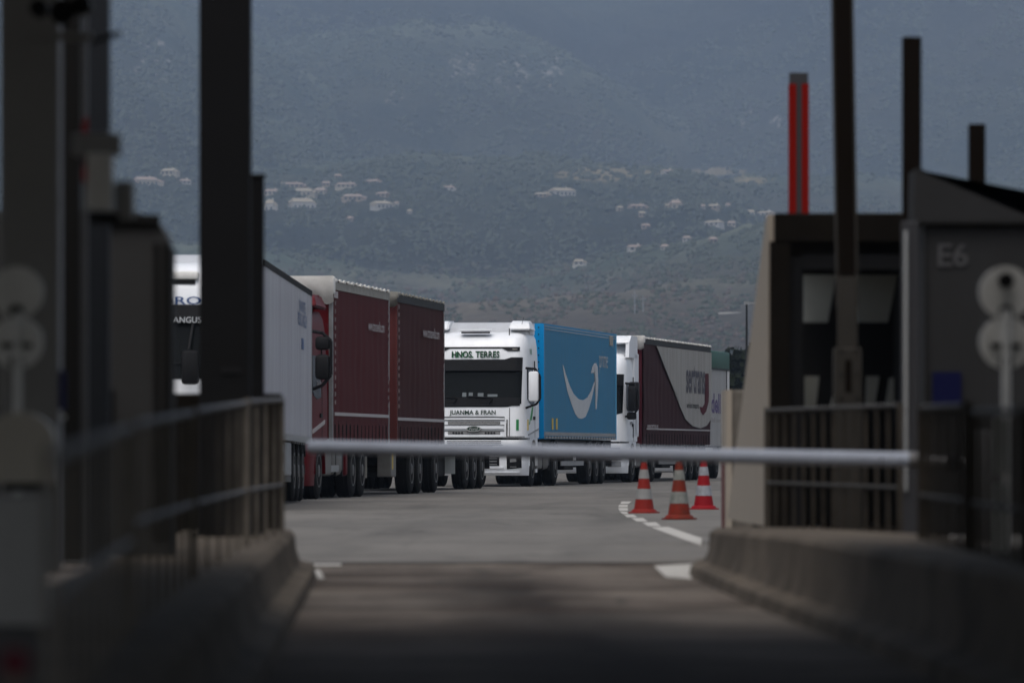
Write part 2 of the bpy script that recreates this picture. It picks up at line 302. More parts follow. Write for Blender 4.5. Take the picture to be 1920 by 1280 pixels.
# ground under everything
def sheet(name, pts, z, m):
    bm = bmesh.new(); bm.faces.new([bm.verts.new((x, y, z)) for x, y in pts]); return struct(finish(name, bm, m))
M['earth'] = mat('dry_earth', (.12, .10, .075), .95, dirt=.8, dirtcol=(.05, .055, .03), scale=.05)
sheet('ground', [(-4000, -300), (4000, -300), (4000, 8000), (-4000, 8000)], -.06, M['earth'])
def road_mat(name, c0, c1, lane):
    m = bpy.data.materials.new(name); m.use_nodes = True; t = m.node_tree; N = t.nodes.new; L = t.links.new; b = t.nodes['Principled BSDF']
    b.inputs['Roughness'].default_value = .95; b.inputs['Specular IOR Level'].default_value = .08 if lane else .25
    tc = N('ShaderNodeTexCoord')
    def noise(scale, stretch, det=8, rough=.6):
        mp = N('ShaderNodeMapping'); mp.inputs['Scale'].default_value = stretch; n = N('ShaderNodeTexNoise')
        n.inputs['Scale'].default_value = scale; n.inputs['Detail'].default_value = det; n.inputs['Roughness'].default_value = rough
        L(tc.outputs['Object'], mp.inputs[0]); L(mp.outputs[0], n.inputs['Vector']); return n.outputs[0]
    def rng(x, a, b_, c=0, d=1):
        r = N('ShaderNodeMapRange'); r.inputs[1].default_value = a; r.inputs[2].default_value = b_; r.inputs[3].default_value = c; r.inputs[4].default_value = d
        L(x, r.inputs[0]); return r.outputs[0]
    def mix(f, a, bcol):
        x = N('ShaderNodeMix'); x.data_type = 'RGBA'; L(f, x.inputs[0])
        if isinstance(a, tuple): x.inputs[6].default_value = (*a, 1)
        else: L(a, x.inputs[6])
        x.inputs[7].default_value = (*bcol, 1); return x.outputs[2]
    def math_(op, a, b_):
        x = N('ShaderNodeMath'); x.operation = op
        for i, v in enumerate((a, b_)):
            if isinstance(v, (int, float)): x.inputs[i].default_value = v
            else: L(v, x.inputs[i])
        return x.outputs[0]
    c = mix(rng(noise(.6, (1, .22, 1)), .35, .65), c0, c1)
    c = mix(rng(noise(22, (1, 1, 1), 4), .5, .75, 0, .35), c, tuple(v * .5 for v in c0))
    sep = N('ShaderNodeSeparateXYZ'); L(tc.outputs['Object'], sep.inputs[0])
    if lane:
        # oil track that wanders to the right towards the toll window
        cx = math_('ADD', math_('MULTIPLY', sep.outputs[1], -.034), 1.18)
        dx = math_('ABSOLUTE', math_('SUBTRACT', sep.outputs[0], cx), 0)
        wob = math_('MULTIPLY', math_('SUBTRACT', noise(.9, (1, .35, 1), 8, .7), .5), 1.1)
        oil = rng(math_('ADD', dx, wob), .62, .1)
        fade = rng(sep.outputs[1], 42.5, 35, 0, 1)
        c = mix(math_('MULTIPLY', oil, math_('MULTIPLY', fade, .9)), c, (.012, .010, .009))
        c = mix(rng(noise(.8, (.7, 1, 1), 8, .72), .47, .57, 0, .75), c, (.026, .019, .015)); c = mix(rng(noise(3.5, (.5, 1, 1), 6, .7), .58, .68, 0, .5), c, (.20, .165, .135))
        c = mix(rng(sep.outputs[1], 34, 20, 0, .5), c, (.03, .023, .018))  # darker towards the camera: canopy shade put into the lane colour
        for yj in (40.9, 35.6, 31.2, 27.4, 23):
            j = rng(math_('ABSOLUTE', math_('SUBTRACT', sep.outputs[1], yj), 0), .05, .02, 0, .75); c = mix(j, c, (.012, .011, .01))
    else:
        st = rng(noise(.35, (3.2, .12, 1), 3), .55, .68, 0, .45); c = mix(st, c, tuple(v * .62 for v in c0))
        dk = rng(noise(1.3, (1, .4, 1), 5), .62, .7, 0, .3); c = mix(dk, c, (.05, .048, .044))
    vo = N('ShaderNodeTexVoronoi'); vo.feature = 'DISTANCE_TO_EDGE'; vo.inputs['Scale'].default_value = .16
    wv = N('ShaderNodeTexNoise'); wv.inputs['Scale'].default_value = .5; wv.inputs['Detail'].default_value = 6
    va = N('ShaderNodeVectorMath'); va.operation = 'MULTIPLY_ADD'; va.inputs[1].default_value = (3, 3, 3)
    L(tc.outputs['Object'], wv.inputs['Vector']); L(wv.outputs[1], va.inputs[0]); L(tc.outputs['Object'], va.inputs[2]); L(va.outputs[0], vo.inputs['Vector'])
    c = mix(rng(vo.outputs['Distance'], .014, .004, 0, .55), c, (.03, .028, .025))
    pt = noise(.11, (1, .5, 1), 2); c = mix(rng(pt, .56, .575, 0, .22), c, (.06, .058, .054))
    if not lane:
        for k_, (sx_, off) in enumerate(((.52, 0), (.52, 2.1))):
            tx = math_('ABSOLUTE', math_('SUBTRACT', math_('SUBTRACT', sep.outputs[0], math_('MULTIPLY', math_('MULTIPLY', math_('SUBTRACT', sep.outputs[1], 44), math_('SUBTRACT', sep.outputs[1], 44)), .0009)), off - 1.5), 0)
            c = mix(math_('MULTIPLY', rng(tx, .32, .12, 0, .32), rng(noise(1.1, (1, .15, 1), 4), .4, .6)), c, (.055, .052, .048))
    L(c, b.inputs['Base Color'])
    n = noise(60, (1, 1, 1), 6); bp = N('ShaderNodeBump'); bp.inputs['Strength'].default_value = .35; bp.inputs['Distance'].default_value = .01
    L(n, bp.inputs['Height']); L(bp.outputs[0], b.inputs['Normal'])
    return m
M['asphalt'] = road_mat('pale_asphalt', (.104, .097, .088), (.138, .129, .116), False)
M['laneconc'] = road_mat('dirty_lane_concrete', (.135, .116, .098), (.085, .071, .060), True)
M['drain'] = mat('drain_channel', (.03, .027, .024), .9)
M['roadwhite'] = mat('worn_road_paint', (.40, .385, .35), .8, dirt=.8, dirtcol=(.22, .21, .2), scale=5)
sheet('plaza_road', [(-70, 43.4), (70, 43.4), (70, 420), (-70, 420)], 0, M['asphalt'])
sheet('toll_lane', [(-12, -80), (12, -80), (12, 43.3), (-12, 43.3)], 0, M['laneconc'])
sheet('drain_channel', [(-12, 43.15), (12, 43.15), (12, 43.55), (-12, 43.55)], .004, M['drain'])
def paint(name, polys, z=.004):
    bm = bmesh.new()
    for p in polys: bm.faces.new([bm.verts.new((*G(*q), z)) for q in p])
    return struct(finish(name, bm, M['roadwhite']))
C8 = lambda *a: [(1130 + x / 6.4, 840 + y / 6.4) for x, y in a]
paint('road_marking', [C8((575, 950), (1180, 1172), (1190, 1082), (790, 946)), C8((470, 893), (550, 938), (702, 937), (640, 890)), C8((345, 840), (412, 880), (545, 880), (482, 838)),
    C8((255, 798), (292, 830), (420, 830), (372, 798)), C8((203, 762), (242, 790), (310, 788), (290, 764)), C8((190, 717), (200, 752), (305, 750), (300, 717)),
    C8((197, 680), (190, 708), (300, 708), (302, 680)), C8((228, 640), (210, 670), (310, 668), (345, 640))])
paint('lane_edge_paint', [[(578, 1058), (578, 1062), (640, 1061.5), (640, 1058)], [(588, 1070), (596, 1086), (608, 1086), (600, 1070)],
    [(1226, 1062), (1248, 1083), (1296, 1087), (1306, 1057)]], .008)

# ------------------------------------------------------------------ hillside houses
M['hwall'] = [mat('render_wall_%s' % n, c, .9) for n, c in (('cream', (.35, .32, .26)), ('white', (.41, .40, .37)), ('sand', (.28, .24, .19)))]
M['hroof'] = [mat('clay_tile_roof_%s' % n, c, .9) for n, c in (('pale', (.24, .20, .16)), ('rose', (.25, .20, .17)), ('buff', (.26, .23, .18)))]
M['hwin'] = mat('dark_window_glass', (.04, .045, .05), .3)
def house(px, py, wp, hp, wall, roof, label, seed, wing=0):
    x, y, z = hit(px, py + 1)
    s = y / F; Wd = wp * s; Hh = max(hp * s, 2.6); D = min(9, Wd * .8); r = random.Random(seed)
    t = thing('hillside_house', label, 'house', (x, y, z - .6), r.uniform(-.6, .6), 'houses scattered over the hillside')
    rh = min(Hh * .38, 2.2); wh = Hh - rh + .6
    bm = bmesh.new(); box(bm, -Wd / 2, Wd / 2, 0, D, -3, wh)
    if wing: box(bm, Wd / 2 - .2, Wd / 2 + Wd * wing, .8, D - 1, -3, wh * .72); box(bm, -Wd / 2 - Wd * wing * .5, -Wd / 2 + .2, .5, D - 1.2, -3, wh * .6)
    finish('wall', bm, M['hwall'][wall], t)
    bm = bmesh.new(); o = .4
    def gable(x0, x1, y0, y1, z0, h):
        a = [bm.verts.new(p) for p in ((x0, y0, z0), (x1, y0, z0), (x1, y1, z0), (x0, y1, z0), (x0 + h * .8, (y0 + y1) / 2, z0 + h), (x1 - h * .8, (y0 + y1) / 2, z0 + h))]
        for f in ((0, 1, 5, 4), (1, 2, 5), (2, 3, 4, 5), (3, 0, 4), (3, 2, 1, 0)): bm.faces.new([a[i] for i in f])
    gable(-Wd / 2 - o, Wd / 2 + o, -o, D + o, wh + .01, rh)
    if wing: gable(Wd / 2 - .1, Wd / 2 + Wd * wing + o, .4, D - .6, wh * .72 + .01, rh * .7); gable(-Wd / 2 - Wd * wing * .5 - o, -Wd / 2 + .1, .1, D - .8, wh * .6 + .01, rh * .6)
    rf = finish('roof', bm, M['hroof'][roof], t)
    if Wd > 5: pbox('chimney', M['hwall'][wall], rf, Wd * .2, Wd * .2 + .7, D * .5, D * .5 + .7, wh + rh * .3, wh + rh + .7)
    nw = max(2, min(6, int(Wd / 2.2)))
    for k in range(nw):
        cx = -Wd / 2 + Wd * (k + .5) / nw; ww = Wd / nw * .24
        pbox('window', M['hwin'], t, cx - ww, cx + ww, -.08, .02, .9, min(wh - .3, 2.2 + .2 * r.random()))
        if wh > 4.6: pbox('window', M['hwin'], t, cx - ww, cx + ww, -.08, .02, wh - 1.9, wh - .6)
    return t
HL = [
 (278, 350, 40, 16, 0, 1, 'pink roofed house with long terraces, lowest left house beside the grey booth', .3),
 (313, 330, 26, 12, 0, 2, 'pale house standing above the pink terraced house left of the tall dark column', .2),
 (350, 346, 18, 9, 1, 1, 'small pale house just left of the tall dark column', 0),
 (504, 395, 18, 20, 1, 2, 'tall white house directly right of the short dark post', .3),
 (506, 367, 26, 11, 0, 1, 'small dull house above the tall white house beside the short post', 0),
 (548, 352, 42, 10, 2, 1, 'long salmon roofed house, highest in the dense left cluster', .15),
 (570, 392, 42, 20, 1, 2, 'large two storey cream house below the rest of the left cluster', .1),
 (566, 366, 34, 14, 0, 2, 'cream house with arches just under the long salmon roofed house', .2),
 (598, 364, 20, 13, 0, 1, 'small cream house joined close to the right of the arched house', 0),
 (611, 350, 14, 6, 2, 1, 'tiny pink roofed hut at the upper right of the arched house', 0),
 (634, 335, 13, 8, 2, 1, 'little salmon house highest above the left cluster', 0),
 (648, 352, 34, 10, 0, 1, 'pale low house among trees right of the arched houses', .2),
 (661, 376, 34, 12, 2, 1, 'broad salmon roofed house in the middle of the left cluster', .25),
 (697, 346, 24, 9, 2, 1, 'pink roofed house on the upper right of the left cluster', .2),
 (714, 370, 20, 8, 2, 1, 'low rose house above the white stepped house', 0),
 (722, 390, 34, 14, 1, 2, 'white stepped house at the right end of the left cluster', .15),
 (743, 386, 8, 8, 1, 1, 'tiny pale house right beside the white stepped house', 0),
 (768, 402, 9, 9, 1, 2, 'small bright white hut right of the left cluster', 0),
 (655, 414, 11, 6, 2, 1, 'lone small pink hut below the left cluster', 0),
 (842, 356, 20, 9, 1, 1, 'small white and pink house in the middle of the wooded slope', .2),
 (1061, 368, 42, 15, 1, 2, 'long bright cream farmhouse below the pale meadow', 0),
 (1014, 370, 26, 8, 2, 2, 'low dull outbuilding left of the long cream farmhouse', .1),
 (1257, 326, 22, 9, 1, 1, 'white house with red roof at the right end of the pale meadow', 0),
 (1164, 395, 11, 7, 0, 2, 'small cream house at the left of the right hillside row', 0),
 (1198, 392, 28, 8, 2, 1, 'long dull pink house in the right hillside row', .2),
 (1253, 390, 12, 9, 0, 2, 'small cream house left of the tall gabled house', 0),
 (1269, 393, 19, 16, 0, 1, 'tall gabled cream house in the middle of the right hillside row', .1),
 (1319, 394, 7, 6, 1, 1, 'tiny white hut right of the tall gabled house', 0),
 (1336, 391, 18, 7, 2, 2, 'faint olive walled house beside the tiny white hut', 0),
 (1365, 391, 8, 6, 1, 1, 'tiny pale house between the olive house and the white terrace', 0),
 (1408, 404, 14, 12, 1, 2, 'white house with tall wall beside the white terrace', 0),
 (1430, 404, 28, 9, 1, 2, 'long white terrace nearest the slanted concrete wall', 0),
 (1334, 423, 30, 10, 1, 2, 'long white villa with dark arches on the right slope', 0),
 (1372, 423, 14, 8, 0, 1, 'small pink roofed house right of the long white villa', 0),
 (1211, 428, 16, 9, 2, 1, 'small salmon house alone under the right hillside row', 0),
 (1204, 408, 12, 7, 2, 2, 'faint sand coloured house between the long pink house and the lone salmon house', 0),
 (1287, 452, 13, 9, 1, 1, 'small white and rose house with stepped wall on the lower right slope', .2),
 (1338, 456, 14, 6, 2, 1, 'low pink roofed house on the lower right slope', 0),
 (1192, 470, 26, 10, 1, 1, 'white house with pink roof, lowest on the right slope', 0),
 (1245, 468, 13, 6, 1, 1, 'small rose house right of the lowest white house', 0),
 (1085, 497, 18, 11, 1, 2, 'pale broken walled house low in the brown scrub', .3),
]
for i, h in enumerate(HL): house(*h[:7], seed=i, wing=h[7])

_x, _y, _z = hit(1368, 588); bm = bmesh.new(); box(bm, -3.8, 3.8, 0, .5, -.8, .3); _w = finish('roadside_wall', bm, M['hwall'][1], None); _w.location = (_x, _y, _z); tag(_w, 'thin pale strip of wall near the foot of the hill beside the lamp post', 'wall')
# ------------------------------------------------------------------ woodland clumps on the slopes
def clumps(name, n, seed, urange, prange, size, label):
    r = np.random.RandomState(seed)
    base = bmesh.new(); bmesh.ops.create_icosphere(base, subdivisions=1, radius=1)
    bv = np.array([v.co[:] for v in base.verts]); bf = np.array([[v.index for v in f.verts] for f in base.faces]); base.free()
    U = r.uniform(*urange, n); Y = r.uniform(*prange, n); keep = fbm(U / 40, Y / 90, 4, 5) > .40
    U, Y = U[keep], Y[keep]; n = len(U); Z = terrain(U, Y); X = (U - 960) * Y / F
    S = r.uniform(*size, n) * (.7 + .6 * r.rand(n)) * np.clip(Y / 3300, .45, 1.2); J = 1 + .25 * (r.rand(n, len(bv)) - .5) * 2
    V = bv[None] * J[..., None] * S[:, None, None] * np.array([1, 1, .9]); V = V + np.stack([X, Y, Z + S * .15], -1)[:, None]
    Fc = bf[None] + (np.arange(n) * len(bv))[:, None, None]
    co = V.reshape(-1, 3); fc = Fc.reshape(-1, 3)
    me = bpy.data.meshes.new(name); me.vertices.add(len(co)); me.vertices.foreach_set('co', co.ravel())
    me.loops.add(fc.size); me.loops.foreach_set('vertex_index', fc.ravel().astype(np.int32))
    me.polygons.add(len(fc)); me.polygons.foreach_set('loop_start', np.arange(0, fc.size, 3, dtype=np.int32)); me.update(calc_edges=True)
    P = HZ - (Z - CH) / Y * F; br = np.clip((P - 470) / 80, 0, 1)[:, None] * (r.rand(n, 1) < .35)
    c = np.array([.046, .055, .042]) + r.rand(n, 1) * np.array([.014, .015, .009]); c = c * (1 - br) + np.array([.088, .072, .062]) * br
    c = np.repeat(c, len(bv), 0); c = np.concatenate([c, np.ones((len(c), 1))], 1)
    at = me.color_attributes.new('albedo', 'FLOAT_COLOR', 'POINT'); at.data.foreach_set('color', c.ravel().astype(np.float32))
    me.materials.append(bpy.data.materials['scrub_hillside'])
    o = bpy.data.objects.new(name, me); COL.objects.link(o); return stuff(o, label, 'woodland')
clumps('woodland', 90000, 4, (-200, 2100), (1150, 4900), (.9, 2.0), 'bushy woodland covering the lower hillside around the houses')

# ------------------------------------------------------------------ trees and lamp post beyond the trucks
M['leaf'] = mat('dark_foliage', (.014, .018, .010), .9, spec=.05, dirt=.8, dirtcol=(.007, .010, .006), scale=2)
M['bark'] = mat('bark', (.07, .055, .04), .9)
def tree(px, topy, d, wid, label, seed):
    x = (px - 960) * d / F; H = CH + (HZ - topy) * d / F; r = random.Random(seed)
    t = thing('tree', label, 'tree', (x, d, 0), 0, 'dark trees past the last lorry')
    bm = bmesh.new(); cyl(bm, (0, 0, 0), (.1, 0, H * .55), .22, 8, .1)
    for k in range(6):
        a = r.uniform(0, 6.28); cyl(bm, (.05, 0, H * .3), (math.cos(a) * wid * .35, math.sin(a) * wid * .35, H * r.uniform(.55, .85)), .08, 6, .03)
    finish('trunk', bm, M['bark'], t, 60)
    bm = bmesh.new(); cs = [(r.gauss(0, wid * .26), r.gauss(0, wid * .26), H * r.uniform(.25, .9)) for _ in range(26)]
    for cx, cy, cz in cs:
        cr = r.uniform(.5, 1.0) * wid * .2
        for _ in range(150):
            gg = lambda k: max(-1.6, min(1.6, r.gauss(0, 1))) * k; p = Vector((cx + gg(cr), cy + gg(cr), min(cz + gg(cr * .8), H - r.random() * .5))); q = Vector((r.gauss(0, 1), r.gauss(0, 1), r.gauss(0, 1))).normalized(); e = q.orthogonal().normalized(); g = q.cross(e); s = r.uniform(.13, .27)
            bm.faces.new([bm.verts.new(p + e * s), bm.verts.new(p + g * s), bm.verts.new(p - e * s), bm.verts.new(p - g * s)])
    finish('crown', bm, M['leaf'], t)
tree(1392, 642, 330, 4.2, 'taller dark tree behind the thin lamp post by the slanted concrete wall', 1)
tree(1374, 692, 300, 3.0, 'shorter dark tree just right of the green topped lorry', 2)
tree(1415, 660, 350, 4.5, 'dark tree half hidden by the slanted concrete wall', 3)
lp = thing('lamp_post', 'thin tall lamp post in front of the dark trees beyond the lorries', 'lamp post', ((1400 - 960) * 300 / F, 300, 0))
lh = CH + (HZ - 569) * 300 / F
pcyl('pole', M['chassis'], lp, (0, 0, 0), (0, 0, lh), .09, 8, .05)
pbox('lamp_head', M['alu'], lp, -.12, .12, -.2, .5, lh - .05, lh + .1); pbox('arm', M['alu'], lp, .1, .6, -.04, .04, lh - .02, lh + .06)
# two far pale pylons on the scrub
for px, topy, base, lb in ((1190, 548, 590, 'thin pale mast in the brown scrub above the last white trailer'), (1206, 555, 585, 'shorter pale mast beside the other mast in the brown scrub')):
    x, y, z = hit(px, base); p = thing('radio_mast', lb, 'mast', (x, y, z)); h = (base - topy) * y / F
    bm = bmesh.new(); cyl(bm, (0, 0, -1), (0, 0, h), .25, 6, .12); box(bm, -.8, .8, -.1, .1, h * .8, h * .8 + .2); finish('mast', bm, M['alu'], p)

# ------------------------------------------------------------------ trucks
_tyre = _rim = None
def wheel(parent, x, y, side, dual=False):
    """tyre with a rim; side=+1 shows its face towards +x"""
    global _tyre, _rim
    if _tyre is None:
        bm = bmesh.new(); Mx = Matrix.Rotation(R(90), 4, 'Y')
        lathe(bm, [(.29, -.15), (.40, -.15), (.47, -.14), (.505, -.11), (.505, -.07), (.495, -.065), (.495, -.045), (.505, -.04), (.505, .04), (.495, .045), (.495, .065), (.505, .07), (.505, .11), (.47, .14), (.40, .15), (.29, .15)], 40, Mx)
        _tyre = bm
        o = finish('wheel', bm, M['tyre'], None, 35); _tyre = o.data; bpy.data.objects.remove(o)
        bm = bmesh.new()
        lathe(bm, [(.295, .0), (.295, .157), (.275, .157), (.26, .09), (.17, .03), (.15, .10), (.13, .14), (.09, .16), (.02, .165)], 32, Mx)
        for k in range(10):
            a = k * math.pi / 5; cyl(bm, (.05, .14 * math.cos(a) * 1.25, .14 * math.sin(a) * 1.25), (.10, .14 * math.cos(a) * 1.25, .14 * math.sin(a) * 1.25), .016, 6)
        o = finish('rim', bm, M['rim'], None, 35); _rim = o.data; bpy.data.objects.remove(o)
    w_ = bpy.data.objects.new('wheel', _tyre); COL.objects.link(w_); w_.parent = parent; w_.location = (x, y, .505)
    r_ = bpy.data.objects.new('rim', _rim); COL.objects.link(r_); r_.parent = w_
    if side < 0: r_.rotation_euler = (0, 0, math.pi)
    return w_
def axle(parent, y, hw=1.22, dual=False):
    for s in (-1, 1):
        wheel(parent, s * (hw - .15), y, s)
        if dual: wheel(parent, s * (hw - .49), y, s)
    pcyl('axle', M['chassis'], parent, (-hw + .2, y, .505), (hw - .2, y, .505), .07)

class Cab:
    def __init__(s, t, body, H=3.9, W=2.5, L=2.25, y0=0, flat=False):
        s.t, s.H, s.hw, s.L, s.y0 = t, H, W / 2, L, y0; k = H / 3.9; s.k = k
        s.prof = [(.27, .10), (.34, .03), (.5, .0), (.95, -.02), (1.13, .0), (1.18, .03), (1.9, .05), (2.16, .09), (2.84, .22), (3.1, .27), (3.3, .31), (3.4, .35), (3.58, .46), (3.68, .62), (3.74, .85)]
        s.prof = [(z * k, f) for z, f in s.prof]
        zs = [p[0] for p in s.prof]
        # upper body
        def ring(z, back):
            hw = s.width(z); n = 9; pts = [(-hw, back)]
            xs = [-hw * math.sin(math.pi / 2 * (1 - i / n)) if i < n else 0 for i in range(n + 1)]
            xs = [-hw * (1 - (i / 14) ** 1.6) for i in range(15)]; xs = xs + [-v for v in xs[::-1]][1:]
            pts += [(x, s.f(x, z)) for x in xs] + [(hw, back)]
            return pts
        bm = bmesh.new(); rings = []
        for z in [v for v in zs if v > 1.15 * k]: rings.append([bm.verts.new((x, y + y0, z)) for x, y in ring(z, L)])
        s._skin(bm, rings); s.body = finish('cab', bm, body, t, 38)
        bm = bmesh.new(); rings = []
        for z in [v for v in zs if v <= 1.15 * k]: rings.append([bm.verts.new((x, y + y0, z)) for x, y in ring(z, .86)])
        s._skin(bm, rings); s.bumper = finish('bumper', bm, body, t, 38)
        pbox('gap_filler', M['chassis'], s.body, -s.hw * .78, s.hw * .78, y0 + .3, y0 + .8, 1.08 * k, 1.26 * k)
        # wheel arch
        for sd in (-1, 1):
            bm = bmesh.new(); pts = []; n = 12
            for i in range(n + 1):
                a = math.pi * i / n; pts.append((1.40 - math.cos(a) * .62, .50 * k + math.sin(a) * .64 * k))
            pts += [(2.02, 1.2 * k), (.80, 1.2 * k)]
            pts2 = [(y, z) for y, z in pts]
            prism(bm, pts2, lambda y, z: (sd * s.hw, y + y0, z), lambda y, z: (sd * (s.hw - .5), y + y0, z)); finish('wheel_arch', bm, body, t, 30)
            pbox('side_step', M['chassis'] if sd < 0 else M['tank'], t, min(sd * (s.hw - .02), sd * (s.hw - .5)), max(sd * (s.hw - .02), sd * (s.hw - .5)), y0 + 2.03, y0 + 2.9, .42, 1.08, bev=.04)
    def _skin(s, bm, rings):
        for a, b in zip(rings, rings[1:]):
            for i in range(len(a)):
                j = (i + 1) % len(a); bm.faces.new((a[i], a[j], b[j], b[i]))
        bm.faces.new(rings[0][::-1]); bm.faces.new(rings[-1]); bmesh.ops.recalc_face_normals(bm, faces=bm.faces[:])
    def width(s, z):
        z = z / s.k; return s.hw * float(np.interp(z, [.27, 1.0, 2.0, 3.0, 3.4, 3.6, 3.74], [.97, 1, 1, .975, .955, .93, .88]))
    def f(s, x, z):
        z0 = s.prof
        y = float(np.interp(z, [p[0] for p in z0], [p[1] for p in z0])); hw = s.width(z); a = abs(x); y += .07 * (a / hw) ** 2
        rx, ry = .26, .42
        if a > hw - rx: q = min((a - (hw - rx)) / rx, 1); y += ry * (1 - math.sqrt(max(0, 1 - q * q)))
        return y
    def on(s, off=.01): return lambda x, z: (x, s.f(x, z) - off + s.y0, z)
    def patch(s, name, m, parent, x0, x1, lo, hi, off=.015, nu=28, nv=8):
        """a sheet laid on the curved front, with an edge turned back into it"""
        k = s.k; lo_ = lo if callable(lo) else (lambda x: lo); hi_ = hi if callable(hi) else (lambda x: hi)
        def fn(u, v):
            x = x0 + (x1 - x0) * u; z = (lo_(x) + (hi_(x) - lo_(x)) * v) * k
            return (x, s.f(x, z) - off + s.y0, z)
        def fn2(u, v):
            uu = min(max((u * (nu + 2) - 1) / nu, 0), 1); vv = min(max((v * (nv + 2) - 1) / nv, 0), 1)
            p = fn(uu, vv); e = (u * (nu + 2) < .5 or u * (nu + 2) > nu + 1.5 or v * (nv + 2) < .5 or v * (nv + 2) > nv + 1.5)
            return (p[0], p[1] + (off + .02 if e else 0), p[2])
        return pwrap(name, m, parent, nu + 2, nv + 2, fn2, 30)
    def side(s, name, m, parent, pts, off=.012, sd=1, thick=.03):
        bm = bmesh.new(); prism(bm, pts, lambda y, z: (sd * (s.width(z * s.k) + off), y + s.y0, z * s.k), lambda y, z: (sd * (s.width(z * s.k) + off - thick), y + s.y0, z * s.k))
        return finish(name, bm, m, parent)
    def mirror(s, m, sd=1, black=True):
        hx = s.hw; y = s.y0
        o = pbox('mirror', m, s.body, *(sorted((sd * (hx + .06), sd * (hx + .30)))), y + .12, y + .30, 2.05 * s.k, 2.78 * s.k, bev=.05, smooth=40)
        bm = bmesh.new(); X = lambda v: sd * (hx + v)
        pipe(bm, [(X(-.03), y + .34, 2.86 * s.k), (X(.22), y + .22, 2.84 * s.k), (X(.33), y + .21, 2.66 * s.k), (X(.335), y + .21, 2.12 * s.k), (X(.24), y + .22, 1.99 * s.k), (X(-.03), y + .34, 1.90 * s.k)], .028)
        finish('mirror_frame', bm, M['black'], o, 40); return o
    def door(s, m, sd=1, win=True):
        seam = pbox('door_seam', M['black'], s.body, *(sorted((sd * (s.hw - .02), sd * (s.hw + .004)))), s.y0 + 1.58, s.y0 + 1.6, 1.2 * s.k, 3.05 * s.k)
        s.side('side_window', M['glass'], s.body, [(.46, 2.12), (.56, 2.84), (1.42, 2.84), (1.46, 2.02), (.95, 1.98), (.6, 2.04)], .008, sd)
        s.side('door_handle', M['black'], s.body, [(1.3, 1.62), (1.3, 1.70), (1.5, 1.70), (1.5, 1.62)], .03, sd)

def cab_front(c, body, visor=True, glass=True, dark=M['black']):
    c.patch('windscreen', M['glass'], c.body, -1.13, 1.13, lambda x: 1.92 + .12 * max(0, abs(x) - .8) * 2, 2.86, .012)
    if visor:
        c.patch('sun_visor', dark, c.body, -1.13, 1.13, 2.80, lambda x: 3.07 + .05 * min(1, max(0, (abs(x) - .75) * 8)), .14, nv=4)
    for sx in (-.52, .35):
        bm = bmesh.new(); pipe(bm, [c.on(.05)(sx, 2.0 * c.k), c.on(.05)(sx + .1, 2.14 * c.k), c.on(.05)(sx - .5, 2.18 * c.k)], .016, 6); finish('wiper', bm, M['black'], c.body)

def trailer_box(t, y0, L, z0, z1, side_m, front_m, W=2.5, name='trailer_box', ribs=0, wave=0, sub=120, x0=0):
    """box body with a gently rippled side"""
    hw = W / 2; bm = bmesh.new(); box(bm, -hw + .03, hw - .03, y0, y0 + L, z0, z1)
    o = finish(name, bm, front_m, t)
    for sd in (-1, 1):
        def fn(u, v):
            y = y0 + L * u; z = z0 + (z1 - z0) * v; b = math.sin(v * math.pi)
            dx = .004 + (ribs * abs(math.sin(y * math.pi / .35)) if ribs else 0) + wave * b * (.5 + .5 * math.sin(y * 8.1 + .6 * math.sin(z * 3)) * (.6 + .4 * math.sin(y * 2.3))) + wave * .6 * b * math.sin(z * 5 + y)
            return (sd * (hw + dx - .0), y, z) if sd > 0 else (sd * (hw + dx), y0 + L * (1 - u), z)
        pwrap('side_panel' if not wave else 'curtain', side_m, o, sub, 10, fn, 60, thick=.02)
    return o
def underbody(t, y0=.3):
    bm = bmesh.new(); box(bm, -.95, .95, y0 + .1, .9, .33, 1.16, bev=.03); box(bm, -.88, .88, y0 + .5, 2.4, .30, 1.16, bev=.06); box(bm, -.8, .8, y0 + 1.9, 3.2, .45, 1.0, bev=.05); finish('engine', bm, M['chassis'], t)
def chassis(t, y0, y1, z=.95):
    if y0 == 2.0: underbody(t)
    bm = bmesh.new()
    for sx in (-.45, .45): box(bm, sx - .07, sx + .07, y0, y1, z - .17, z + .17)
    y = y0 + .5
    while y < y1: box(bm, -1.15, 1.15, y, y + .1, z + .02, z + .15); y += 1.3
    finish('chassis', bm, M['chassis'], t)
def side_guard(t, y0, y1, sd=1, x=1.2):
    for zz in (.55, .85): pbox('side_guard', M['alu'], t, sorted((sd * x, sd * (x - .03)))[0], sorted((sd * x, sd * (x - .03)))[1], y0, y1, zz - .06, zz + .06)
def tank(t, y0, y1, sd=1, m=None):
    bm = bmesh.new(); box(bm, *sorted((sd * .62, sd * 1.2)), y0, y1, .4, 1.0, bev=.12); o = finish('fuel_tank', bm, m or M['tank'], t, 40)
    for yy in (y0 + .2, y1 - .25): pbox('tank_strap', M['black'], o, *sorted((sd * .61, sd * 1.208)), yy, yy + .05, .395, 1.008)
def mudguard(t, y, sd=1, r=.60, x=(.55, 1.24)):
    bm = bmesh.new(); n = 10; pts = []
    for i in range(n + 1):
        a = math.pi * (.12 + .76 * i / n); pts.append((y - math.cos(a) * r, .55 + math.sin(a) * r))
    for i in range(n, -1, -1):
        a = math.pi * (.12 + .76 * i / n); pts.append((y - math.cos(a) * (r - .03), .55 + math.sin(a) * (r - .03)))
    prism(bm, pts, lambda a, b: (sd * x[0], a, b), lambda a, b: (sd * x[1], a, b)); finish('mudguard', bm, M['black'], t, 40)
